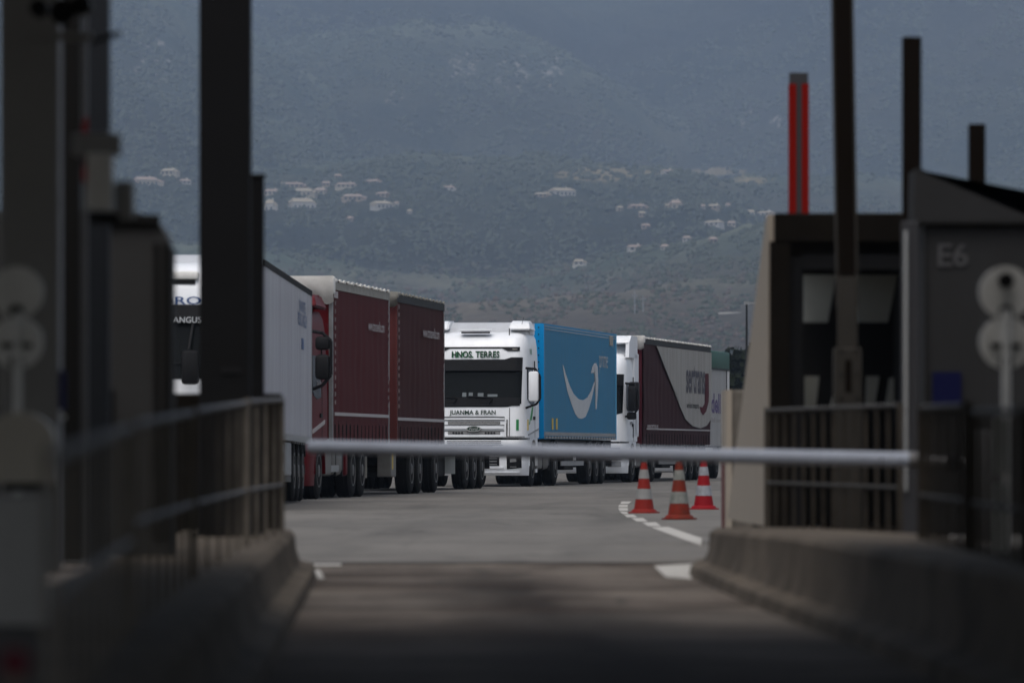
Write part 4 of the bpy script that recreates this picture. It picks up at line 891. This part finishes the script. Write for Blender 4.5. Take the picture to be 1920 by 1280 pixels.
M['cone2'] = mat('scuffed_orange_plastic', (.15, .010, .003), .6, spec=.15, dirt=.8, dirtcol=(.05, .02, .01), scale=5)
M['cone3'] = mat('bright_red_plastic', (.19, .001, .005), .6, spec=.15, dirt=.3, dirtcol=(.2, .005, .01), scale=5)
M['band1'] = mat('grimy_reflective_band', (.20, .20, .195), .6, dirt=.85, dirtcol=(.15, .15, .14), scale=6)
M['band2'] = mat('scuffed_reflective_band', (.17, .17, .155), .6, dirt=.95, dirtcol=(.06, .07, .06), scale=7)
M['band3'] = mat('clean_reflective_band', (.25, .26, .285), .5, dirt=.75, dirtcol=(.1, .1, .1), scale=7)
cone(1207.5, 961.5, .70, M['cone1'], 'orange traffic cone standing on the bend of the white line', M['band1'])
c2 = cone(1273.5, 973.5, .72, M['cone2'], 'scuffed traffic cone nearest the camera, its top band smeared orange', M['band2'], lean=-.03)
bm = bmesh.new(); prism(bm, [(-.16, .66), (.0, .52), (.0, .60), (.35, .72), (.5, .655), (-.4, .645)], lambda a, z: ((.158 - .115 * z / .74) * math.sin(a - 1.0), -(.158 - .115 * z / .74) * math.cos(a - 1.0), z), lambda a, z: ((.150 - .115 * z / .74) * math.sin(a - 1.0), -(.150 - .115 * z / .74) * math.cos(a - 1.0), z)); finish('smear', bm, M['cone2'], c2)
cone(1319.5, 954.5, .73, M['cone3'], 'clean bright red traffic cone nearest the slanted concrete wall', M['band3'])

# ------------------------------------------------------------------ lane furniture
def inR(d): return float(np.interp(d, [5, 20.9, 23, 30.8, 38.75, 40.2], [1.92, 1.57, 1.54, 1.34, 1.20, 1.28]))
def inL(d): return float(np.interp(d, [5, 20.9, 26.4, 37.2, 39.5], [-.52, -.90, -1.04, -1.29, -1.36]))
def plinth(name, fn, sd, label, d0=2, d1=40.2, hfun=lambda d: .315):
    bm = bmesh.new(); rings = []; n = 60
    for i in range(n + 1):
        d = d0 + (d1 - d0) * i / n; x = fn(d); h = hfun(d); w_ = .95 * (1 if d < d1 - .8 else max(.35, (d1 - d) / .8))
        j = .012 * math.sin(d * 5.1) + .008 * math.sin(d * 13)
        prof = [(0, 0), (.012, .070), (.03, .082), (.11 + j, .10), (.135, .17), (.15 + j, h - .03), (.185, h), (.9, h), (.9, 0)]
        rings.append([bm.verts.new((x + sd * u, d, z)) for u, z in prof])
    for a, b in zip(rings, rings[1:]):
        for i in range(len(a)): bm.faces.new((a[i], a[(i + 1) % len(a)], b[(i + 1) % len(a)], b[i]))
    bm.faces.new(rings[0]); bm.faces.new(rings[-1][::-1]); bmesh.ops.recalc_face_normals(bm, faces=bm.faces[:])
    return tag(finish(name, bm, M['plinth'], None, 35), label, 'kerb barrier')
plinth('concrete_kerb', inR, 1, 'stained concrete kerb island along the right edge of the toll lane', hfun=lambda d: float(np.interp(d, [20, 31, 40], [.43, .40, .315])))
plinth('concrete_kerb', inL, -1, 'stained concrete kerb island along the left edge of the toll lane', d1=39.3)

def railing(label, p0, p1, z0a, zta, z0b, ztb, n, mid=.63, flatbar=.022, bm_='bar'):
    """barrier of upright bars between two points (x,d)"""
    t = thing('guard_railing', label, 'railing', (p0[0], p0[1], z0a), 0, 'guard railings on the lane islands')
    o = Vector((p0[0], p0[1], z0a)); lerp = lambda a, b, u: a + (b - a) * u
    top = [Vector((lerp(p0[0], p1[0], u), lerp(p0[1], p1[1], u), lerp(zta, ztb, u))) - o for u in (0, 1)]
    pcyl('top_rail', M['rail' if bm_ == 'bar' else 'rail2'], t, top[0], top[1], .014)
    md = [Vector((lerp(p0[0], p1[0], u), lerp(p0[1], p1[1], u), lerp(mid, mid, u))) - o for u in (0, 1)]
    pcyl('mid_rail', M['rail' if bm_ == 'bar' else 'rail2'], t, md[0], md[1], .011)
    for k in range(n):
        u = k / (n - 1); x, y = lerp(p0[0], p1[0], u), lerp(p0[1], p1[1], u); zb, zt = lerp(z0a, z0b, u), lerp(zta, ztb, u)
        wd = flatbar * (1.5 if k in (0, n - 1) else 1)
        pbox('post' if k in (0, n - 1) else 'bar', M[bm_], t, x - wd / 2 - o.x, x + wd / 2 - o.x, y - .01 - o.y, y + .02 - o.y, zb - o.z, zt + (.02 if k in (0, n - 1) else -.02) - o.z)
    return t
railing('brown grey guard railing at the far end of the left island, under the tall column', (-1.52, 37.6), (-1.50, 32.2), .31, 1.19, .31, 1.13, 5)
railing('second guard railing of the left island, below the edge of the grey booth', (-1.49, 31.8), (-1.35, 24.2), .31, 1.12, .31, 1.02, 6, flatbar=.019)
railing('third guard railing of the left island, below the grey booth', (-1.34, 23.8), (-1.16, 17.4), .31, 1.01, .31, .93, 8, flatbar=.013)
railing('nearest and most blurred guard railing of the left island', (-1.15, 17.1), (-.86, 10.6), .31, .92, .31, .84, 10, flatbar=.009, mid=.58)
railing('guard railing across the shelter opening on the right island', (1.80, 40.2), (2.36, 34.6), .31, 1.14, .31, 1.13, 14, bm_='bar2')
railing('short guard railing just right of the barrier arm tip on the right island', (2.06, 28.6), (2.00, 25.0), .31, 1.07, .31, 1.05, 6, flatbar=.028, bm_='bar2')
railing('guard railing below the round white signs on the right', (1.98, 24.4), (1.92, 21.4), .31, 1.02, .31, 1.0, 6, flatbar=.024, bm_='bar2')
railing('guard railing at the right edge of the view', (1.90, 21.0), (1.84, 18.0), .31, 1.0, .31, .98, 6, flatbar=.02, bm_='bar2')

# horizontal barrier arm across the lane
aR = XZ(1716, 862, 33.5); aL = XZ(584, 837, 37.2)
arm = thing('lowered_barrier', 'long horizontal white barrier arm lowered across the lane', 'barrier', (aR[0], 33.5, aR[1]))
d_ = Vector((aL[0] - aR[0], 37.2 - 33.5, aL[1] - aR[1]))
bm = bmesh.new(); cyl(bm, (0, 0, 0), d_, .045, 24); finish('tube', bm, M['armpaint'], arm, 40)
pcyl('end_cap', M['rail'], arm, (.02, 0, 0), (-.03, .01, 0), .049, 20); pcyl('pivot_rod', M['rail'], arm, (.0, 0, 0), (.28, .0, -.02), .03)
pcyl('pivot_hub', M['black'], arm, (.22, -.1, -.02), (.22, .1, -.02), .05, 16)
for u in (.02, .05): pcyl('bolt', M['black'], arm, d_ * u + Vector((0, -.06, .0)), d_ * u + Vector((0, .06, 0)), .012, 8)
bm = bmesh.new(); hx = aR[0] + .30; box(bm, -.07, .12, .12, .40, 0, .66, bev=.02)
cb = finish('barrier_cabinet', bm, M['booth'], None, 40); cb.location = (aR[0] + .40, 33.6, .315); tag(cb, 'dark barrier motor cabinet at the pivot end of the lowered arm', 'barrier cabinet')

# right shelter with slanted side wall
sh = thing('toll_shelter', 'concrete toll shelter with slanted side wall and dark opening on the right island', 'shelter', (1.9, 41.5, 0))
def at(x, y, z): return (x - 1.9, y - 41.5, z)
bm = bmesh.new()
side = [(41.5, .3), (46.6, .3), (41.75, 2.58), (41.5, 2.58)]
lx = lambda y: 1.87 - .0215 * (y - 41.5)
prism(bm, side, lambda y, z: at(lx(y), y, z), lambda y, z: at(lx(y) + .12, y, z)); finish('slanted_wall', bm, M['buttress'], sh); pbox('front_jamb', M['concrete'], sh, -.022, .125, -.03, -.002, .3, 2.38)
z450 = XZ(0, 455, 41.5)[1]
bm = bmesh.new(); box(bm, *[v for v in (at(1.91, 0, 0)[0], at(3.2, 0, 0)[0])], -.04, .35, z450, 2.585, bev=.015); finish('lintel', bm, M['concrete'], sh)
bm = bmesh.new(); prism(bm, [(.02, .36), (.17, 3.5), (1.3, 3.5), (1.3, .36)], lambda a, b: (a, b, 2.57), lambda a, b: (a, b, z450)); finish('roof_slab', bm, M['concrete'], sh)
xw = lambda p: (p - 960) * 41.5 / F - 1.9
pbox('jamb', M['column'], sh, .12, xw(1503), .02, .2, .3, z450 - .1); pbox('header', M['column'], sh, xw(1504), 1.3, .02, .2, XZ(0, 505, 41.5)[1], z450 - .08)
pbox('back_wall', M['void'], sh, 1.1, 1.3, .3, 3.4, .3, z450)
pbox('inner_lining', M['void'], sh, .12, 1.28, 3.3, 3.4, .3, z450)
for pts in (((1507, 515), (1568, 515), (1552, 604), (1507, 604)), ((1607, 515), (1683, 515), (1665, 604), (1609, 604)), ((1509, 705), (1536, 705), (1530, 762), (1509, 762)), ((1575, 690), (1590, 690), (1570, 762), (1556, 762)), ((1625, 705), (1649, 705), (1640, 762), (1623, 762)), ((1668, 710), (1676, 706), (1676, 762), (1660, 762))):
    bm = bmesh.new(); prism(bm, pts, lambda a, b: at(XZ(a, b, 43.4)[0], 43.4, XZ(a, b, 43.4)[1]), lambda a, b: at(XZ(a, b, 43.4)[0], 43.44, XZ(a, b, 43.4)[1])); finish('window_pane', bm, M['pane'], sh)
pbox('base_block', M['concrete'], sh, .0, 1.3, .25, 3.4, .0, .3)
# low wall and red marker beyond the shelter
x0_, zt_ = XZ(1362, 731, 52); bm = bmesh.new(); box(bm, 0, .9, 0, 1.2, 0, zt_, bev=.02); lw = finish('low_wall', bm, M['bar'], None); lw.location = (x0_, 52, 0); pbox('lit_side_strip', M['buttress'], lw, -.002, .05, -.02, 1.2, 0, zt_ + .004); tag(lw, 'small concrete block wall left of the slanted shelter wall', 'wall')  # pale strip paints the wall's lit side
x0_, zt_ = XZ(1351, 868, 48.2); bm = bmesh.new(); box(bm, .01, .035, 0, .03, 0, zt_, bev=.004); rm = finish('marker_post', bm, M['maroon_print'], None); rm.location = (x0_, 48.2, 0); tag(rm, 'thin red marker post at the foot of the slanted shelter wall', 'marker post')

# upright posts and raised arms on the right
def upright(name, label, cat, px0, px1, py_top, d, m, zb=.3, dep=.1):
    x0, zt = XZ(px0, py_top, d); x1 = XZ(px1, 0, d)[0]; t = thing(name, label, cat, ((x0 + x1) / 2, d, zb))
    h = (x1 - x0) / 2; pbox('post', m, t, -h, h, -dep / 2, dep / 2, 0, zt - zb, bev=.008); return t, h, zt - zb
t, h, H = upright('raised_barrier', 'red and grey striped raised barrier behind the shelter roof', 'barrier', 1480, 1515, 137, 46, M['column2'])
for s_ in (-1, 1): pbox('red_stripe', M['redpaint'], t, *sorted((s_ * (h + .004), s_ * h * .30)), -.06, -.052, 1.0, H - .09)
for s_ in (-1, 1): pbox('edge_strip', M['redpaint'], t, *sorted((s_ * h, s_ * (h + .006))), -.05, .05, 1.0, H - .09)
t = thing('raised_barrier', 'tall dark raised barrier arm with pale edges, held in a riveted bracket', 'barrier', (XZ(1583, 0, 38.5)[0], 38.5, .3))
p0, p1 = XZ(1578, -60, 38.5), XZ(1588, 530, 38.5)
cxo = XZ(1583, 0, 38.5)[0]
bm = bmesh.new()
prism(bm, [(XZ(1560, -80, 38.5)[0], 4.3), (XZ(1594, -80, 38.5)[0], 4.3), (XZ(1604, 570, 38.5)[0], XZ(0, 570, 38.5)[1]), (XZ(1572, 570, 38.5)[0], XZ(0, 570, 38.5)[1])], lambda a, b: (a - cxo, -.03, b - .3), lambda a, b: (a - cxo, .03, b - .3)); finish('arm_board', bm, M['brownarm'], t)
for dx0, dx1 in ((1557, 1561), (1594, 1598)):
    bm = bmesh.new(); prism(bm, [(XZ(dx0, 0, 38.5)[0], 4.3), (XZ(dx1, 0, 38.5)[0], 4.3), (XZ(dx1 + 11, 0, 38.5)[0], XZ(0, 575, 38.5)[1]), (XZ(dx0 + 11, 0, 38.5)[0], XZ(0, 575, 38.5)[1])], lambda a, b: (a - cxo, -.04, b - .3), lambda a, b: (a - cxo, .035, b - .3)); finish('pale_edge', bm, M['dimgrey'], t)
x0, x1 = XZ(1569, 0, 38.5)[0] - cxo, XZ(1607, 0, 38.5)[0] - cxo
br = pbox('bracket', M['dimgrey'], t, x0, x1, -.07, -.035, XZ(0, 665, 38.5)[1] - .3, XZ(0, 520, 38.5)[1] - .3, bev=.008)
x0, x1 = XZ(1562, 0, 38.5)[0] - cxo, XZ(1615, 0, 38.5)[0] - cxo
br2 = pbox('clamp', M['dimgrey'], t, x0, x1, -.09, .05, 0, XZ(0, 652, 38.5)[1] - .3, bev=.01)
for py in (655, 700, 745):
    for px in (1575, 1604): q = XZ(px, py, 38.5); pcyl('bolt', M['black'], br2, (q[0] - cxo, -.105, q[1] - .3), (q[0] - cxo, -.085, q[1] - .3), .009, 8)
q = XZ(1583, 675, 38.5); q2 = XZ(1595, 735, 38.5); pbox('slot', M['brownarm'], br2, q[0] - cxo, q2[0] - cxo, -.094, -.089, q2[1] - .3, q[1] - .3)
upright('raised_barrier', 'black raised barrier post rising beside the sloped booth roof', 'barrier', 1692, 1727, 70, 37.5, M['column'])[0].children[0].data.materials[0] = M['brownarm']
upright('raised_barrier', 'short dark post behind the sloped booth roof', 'barrier', 1816, 1847, 233, 39, M['brownarm'])
t, h, H = upright('steel_post', 'grey steel post with shiny pipe at the corner of the sloped booth', 'post', 1690, 1722, 415, 36, M['column2'], dep=.08)
pcyl('shiny_pipe', M['chrome'], t, (-.03, -.06, .3), (-.03, -.06, H - .06), .013, 10)

# right booth
bd = 36.6; bx0, bz = XZ(1722, 415, bd)
bt = thing('toll_booth', 'grey toll booth with sloped roof on the right, lettered E6', 'toll booth', (bx0, bd, .315))
BX = lambda px: XZ(px, 0, bd)[0] - bx0
BZ = lambda py: XZ(0, py, bd)[1] - .315
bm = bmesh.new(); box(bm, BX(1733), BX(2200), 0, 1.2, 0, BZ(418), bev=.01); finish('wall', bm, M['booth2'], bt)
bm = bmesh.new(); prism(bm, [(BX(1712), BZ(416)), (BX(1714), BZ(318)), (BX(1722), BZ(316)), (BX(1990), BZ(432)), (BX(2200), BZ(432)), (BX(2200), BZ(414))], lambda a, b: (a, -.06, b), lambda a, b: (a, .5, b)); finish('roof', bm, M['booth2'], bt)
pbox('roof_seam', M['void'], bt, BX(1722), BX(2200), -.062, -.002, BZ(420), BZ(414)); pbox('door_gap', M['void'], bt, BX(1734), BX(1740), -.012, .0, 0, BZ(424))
lettering('E6', M['faint'], bt, (BX(1758), BX(1815), BZ(500), BZ(456)), lambda u, v: (u, -.012, v), .02)
pbox('blue_notice', M['navy2'], bt, BX(1748), BX(1802), -.03, -.005, BZ(765), BZ(697))
# blue notice dot
def disc_sign(label, cx, cys, r, d, polep, m=M['signwhite'], hole=True, base=None):
    x, z = XZ(cx, cys[0], d); t = thing('disc_signal', label, 'signal', (x, d, .315)); s = d / F
    for k, cy in enumerate(cys):
        zc = XZ(0, cy, d)[1] - .315; bm = bmesh.new(); cyl(bm, (0, -.02 - .01 * k, zc), (0, .02 - .01 * k, zc), r * s, 32); o = finish('disc', bm, m, t, 40)
        if hole and k == 0: pcyl('black_lens', M['black'], o, (0, -.05, zc + r * s * .45), (0, -.02, zc + r * s * .45), r * s * .3, 16)
        pcyl('lower_lens', M['black'], o, (0, -.045, zc - r * s * .75), (0, -.03, zc - r * s * .75), r * s * .28, 16)
        pbox('crossbar', M['chassis'], o, -r * s * .6, r * s * .6, -.042, -.032, zc - r * s * .22, zc - r * s * .02) if k == 1 else None
    zt = XZ(0, polep[2], d)[1] - .315; pcyl('pole', m, t, (polep[3] * s, -.05, 0), (polep[3] * s, -.05, zt), polep[1] * s, 12); return t
disc_sign('pair of overlapping pale discs on a pole in front of the sloped booth', 1885, (548, 642), 49, 27, (0, 8, 582, 0))
sp = thing('bollard', 'pale square bollard behind the railing under the right disc signal', 'bollard', (XZ(1875, 0, 24.7)[0], 24.7, .3))
pbox('body', M['signwhite'], sp, -.03, .03, -.02, .02, 0, XZ(0, 905, 24.7)[1] - .3 + .0, bev=.005); pbox('cap', M['signwhite'], sp, -.03, .03, -.021, .021, XZ(0, 900, 24.7)[1] - .3 + .03, XZ(0, 783, 24.7)[1] - .3, bev=.006)

# left island: tall column, short post, low wall, booth, signals, camera
t, h, H = upright('canopy_column', 'tall dark steel column rising out of view on the left island', 'column', 376, 470, -900, 36, M['column'], dep=.32)
pbox('base_plate', M['column'], t, -h - .06, h + .06, -.24, .24, 0, .03); pbox('ladder_stub', M['black'], t, -.02, .1, -.17, -.16, XZ(0, 700, 36)[1] - .3, XZ(0, 688, 36)[1] - .3)
t, h, H = upright('steel_post', 'short black post just right of the tall dark column', 'post', 470, 495, 333, 37.5, M['column'])
pbox('cap', M['column'], t, -h - .01, h + .01, -.06, .06, H, H + .02)
x0_, zt_ = XZ(250, 732, 39.0); x1_ = XZ(526, 0, 39.0)[0]
bm = bmesh.new(); box(bm, 0, x1_ - x0_ - .12, 0, .22, 0, zt_ - .3, bev=.02); box(bm, x1_ - x0_ - .115, x1_ - x0_, -.05, .3, 0, zt_ - .3, bev=.01); lw = finish('low_wall', bm, M['concrete'], None); lw.location = (x0_, 39.0, .28); tag(lw, 'low brown concrete wall closing the far end of the left island', 'wall')
bd = 29.0; bx0 = XZ(118, 0, bd)[0]
bt = thing('toll_booth', 'dark grey toll booth with rounded corner on the left island, lettered 5', 'toll booth', (bx0, bd, .315))
bm = bmesh.new(); prof = [(BX2, BZ2) for BX2, BZ2 in ((-250, 395), (238, 395), (275, 403), (298, 418), (312, 440), (319, 470))]
pp = [(XZ(a, b, bd)[0] - bx0, XZ(a, b, bd)[1] - .315) for a, b in prof]; pp += [(pp[-1][0], 0), (pp[0][0], 0)]
prism(bm, pp, lambda a, b: (a, 0, b), lambda a, b: (a, .35, b)); finish('wall', bm, M['booth'], bt)
BX = lambda px: XZ(px, 0, bd)[0] - bx0
BZ = lambda py: XZ(0, py, bd)[1] - .315
pbox('edge_trim', M['void'], bt, BX(319), BX(319) + .006, -.004, .36, 0, BZ(466))
for a, b in ((288, 298), (305, 319)): pbox('door_frame', M['void'], bt, BX(a), BX(b), -.014, -.002, .1, BZ(455))
pbox('roof_trim', M['void'], bt, BX(120), BX(300), -.03, -.001, BZ(418), BZ(403)); pbox('panel_recess', M['void'], bt, BX(150), BX(215), -.012, -.001, BZ(800), BZ(730))
pbox('number_panel', M['booth'], bt, BX(122), BX(157), -.022, -.001, BZ(540), BZ(425)); lettering('5', M['greycol'], bt, (BX(126), BX(150), BZ(508), BZ(466)), lambda u, v: (u, -.025, v), .02)
upright('steel_post', 'blue grey post in front of the rounded booth', 'post', 166, 206, -700, 27.5, M['bluecol'])
t, h, H = upright('steel_post', 'black post between the broad grey column and the blue grey post', 'post', 114, 152, -700, 28.2, M['void'])
t, h, H = upright('canopy_column', 'broad pale grey column at the left edge of the view', 'column', 4, 114, -700, 26, M['greycol'], dep=.2)
pbox('blue_strip', M['navy'], t, h + .002, h + .03, -.11, -.09, XZ(0, 768, 26)[1] - .3, XZ(0, 695, 26)[1] - .3); pcyl('button', M['signwhite'], t, (h + .02, -.12, XZ(0, 782, 26)[1] - .3), (h + .02, -.10, XZ(0, 782, 26)[1] - .3), .011)
upright('marker_post', 'thin pale pole tipped with red behind the white camera', 'pole', 155, 164, -700, 28.4, M['rail'])[0]
rp = XZ(159.5, 218, 28.3); pbox('red_sleeve', M['redpaint'], [o for o in bpy.data.objects if o.get('label', '').startswith('thin pale pole')][0], -.012, .012, -.06, .06, XZ(0, 340, 28.3)[1] - .3, rp[1] - .3)
# bracket with lamps
bx, bz_ = XZ(140, 70, 25.0); t = thing('lamp_bracket', 'blurred steel bracket carrying dark round lamps at top left', 'bracket', (bx, 25.0, bz_))
q = lambda px, py: (XZ(px, py, 25)[0] - bx, XZ(px, py, 25)[1] - bz_)
a = q(58, 76); b = q(172, 62); pbox('bar', M['greycol'], t, a[0], b[0], -.03, .03, a[1], b[1]); a = q(170, 80); b = q(226, 62); pcyl('dark_arm', M['black'], t, (a[0], 0, (a[1] + .0)), (b[0], 0, b[1]), .012)
for px, py, rr in ((75, 18, 17), (120, 25, 24), (155, 12, 18)): c0 = q(px, py); pcyl('lamp', M['black'], t, (c0[0], -.09, c0[1]), (c0[0], .05, c0[1]), rr * 25 / F, 20)
a = q(155, 100); pcyl('hanger', M['greycol'], t, (a[0], 0, q(0, 230)[1]), (a[0], 0, q(0, 66)[1]), .006)
# security camera
bx, bz_ = XZ(195, 320, 24.0); t = thing('security_camera', 'blurred white security camera box on a bracket beside the rounded booth', 'camera', (bx, 24.0, bz_))
q = lambda px, py: (XZ(px, py, 24.0)[0] - bx, XZ(px, py, 24.0)[1] - bz_)
a = q(136, 302); b = q(226, 250); bm = bmesh.new(); box(bm, a[0], b[0], .0, .05, a[1] + .02, b[1], bev=.012); finish('mount', bm, M['greycol'], t, 40)
a = q(150, 318); b = q(178, 262); pcyl('joint', M['black'], t, ((a[0] + b[0]) / 2, -.05, a[1] + .03), ((a[0] + b[0]) / 2, .01, a[1] + .03), .022)
a = q(166, 396); b = q(214, 290); bm = bmesh.new(); box(bm, a[0], b[0], -.12, .0, a[1], b[1], bev=.006); finish('housing', bm, M['signwhite'], t, 40)
a = q(216, 410); b = q(250, 340); bm = bmesh.new(); box(bm, a[0], b[0], -.05, .09, a[1], b[1], bev=.01); finish('side_housing', bm, M['greycol'], t, 40)
a = q(170, 420); b = q(225, 402); pbox('hood_underside', M['void'], t, a[0], b[0], -.1, .02, a[1], b[1])
# disc signal, dome and white box at left
disc_sign('pair of overlapping pale discs on a pole at the left edge', 32, (548, 642), 49, 24.2, (0, 8, 585, 3), hole=False)
bx, bz_ = XZ(40, 905, 23.6); t = thing('bin', 'beige dome topped housing at the left edge above the white cabinet', 'housing', (bx, 23.6, bz_)); r_ = 64 * 23.6 / F
hgt = XZ(0, 772, 23.6)[1] - bz_
bm = bmesh.new(); n = 20; prism(bm, [(-r_, 0)] + [(-math.cos(math.pi * i / n) * r_, hgt * .55 + math.sin(math.pi * i / n) * hgt * .45) for i in range(n + 1)] + [(r_, 0)], lambda a, b: (a, -.05, b), lambda a, b: (a, .12, b)); finish('housing', bm, M['dome'], t, 30)
pbox('dark_foot', M['black'], t, -r_ * .5, r_ * .55, -.04, .1, -.03, 0)
bx, bz_ = XZ(35, 1205, 17.5); t = thing('cabinet', 'white cabinet in the lower left corner with a red lamp below', 'cabinet', (bx, 17.5, .1)); zt_ = XZ(0, 925, 17.5)[1] - .1
bm = bmesh.new(); wd = 48 * 17.5 / F; box(bm, -wd * 1.3, wd, 0, .2, 0, max(zt_, .3), bev=.02); finish('body', bm, M['greycol'], t, 40)
x_, z_ = XZ(30, 1240, 11.5); t = thing('reflector', 'round red reflector on a short stub at the lower left', 'reflector', (x_, 11.5, .316))
pcyl('stub', M['bar'], t, (0, 0, 0), (0, 0, max(z_ - .316, .06)), .02); pcyl('lens', M['maroon_print'], t, (0, -.03, z_ - .316), (0, -.01, z_ - .316), .03, 20)

# canopy over the toll plaza: it keeps the lane in shade
M['soffit'] = mat('dark_canopy_soffit', (.05, .05, .05), .9)
cp = thing('toll_canopy', 'wide flat toll plaza canopy roof over the lanes, above the view', 'canopy', (0, -20, 4.9))
pbox('roof', M['soffit'], cp, -30, 30, 23, 45.5, .0, .6)

# ------------------------------------------------------------------ air
bm = bmesh.new(); box(bm, -1600, 1600, -70, 6900, -1.1, 900)
hz = finish('haze', bm, None); m = bpy.data.materials.new('haze_air'); m.use_nodes = True; t = m.node_tree; t.nodes.clear()
v = t.nodes.new('ShaderNodeVolumePrincipled'); v.inputs['Color'].default_value = (.55, .72, 1, 1); v.inputs['Density'].default_value = .000118; v.inputs['Anisotropy'].default_value = .0
o = t.nodes.new('ShaderNodeOutputMaterial'); t.links.new(v.outputs[0], o.inputs['Volume']); hz.data.materials.append(m); stuff(hz, 'thin blue haze filling the air up to the hills', 'haze')
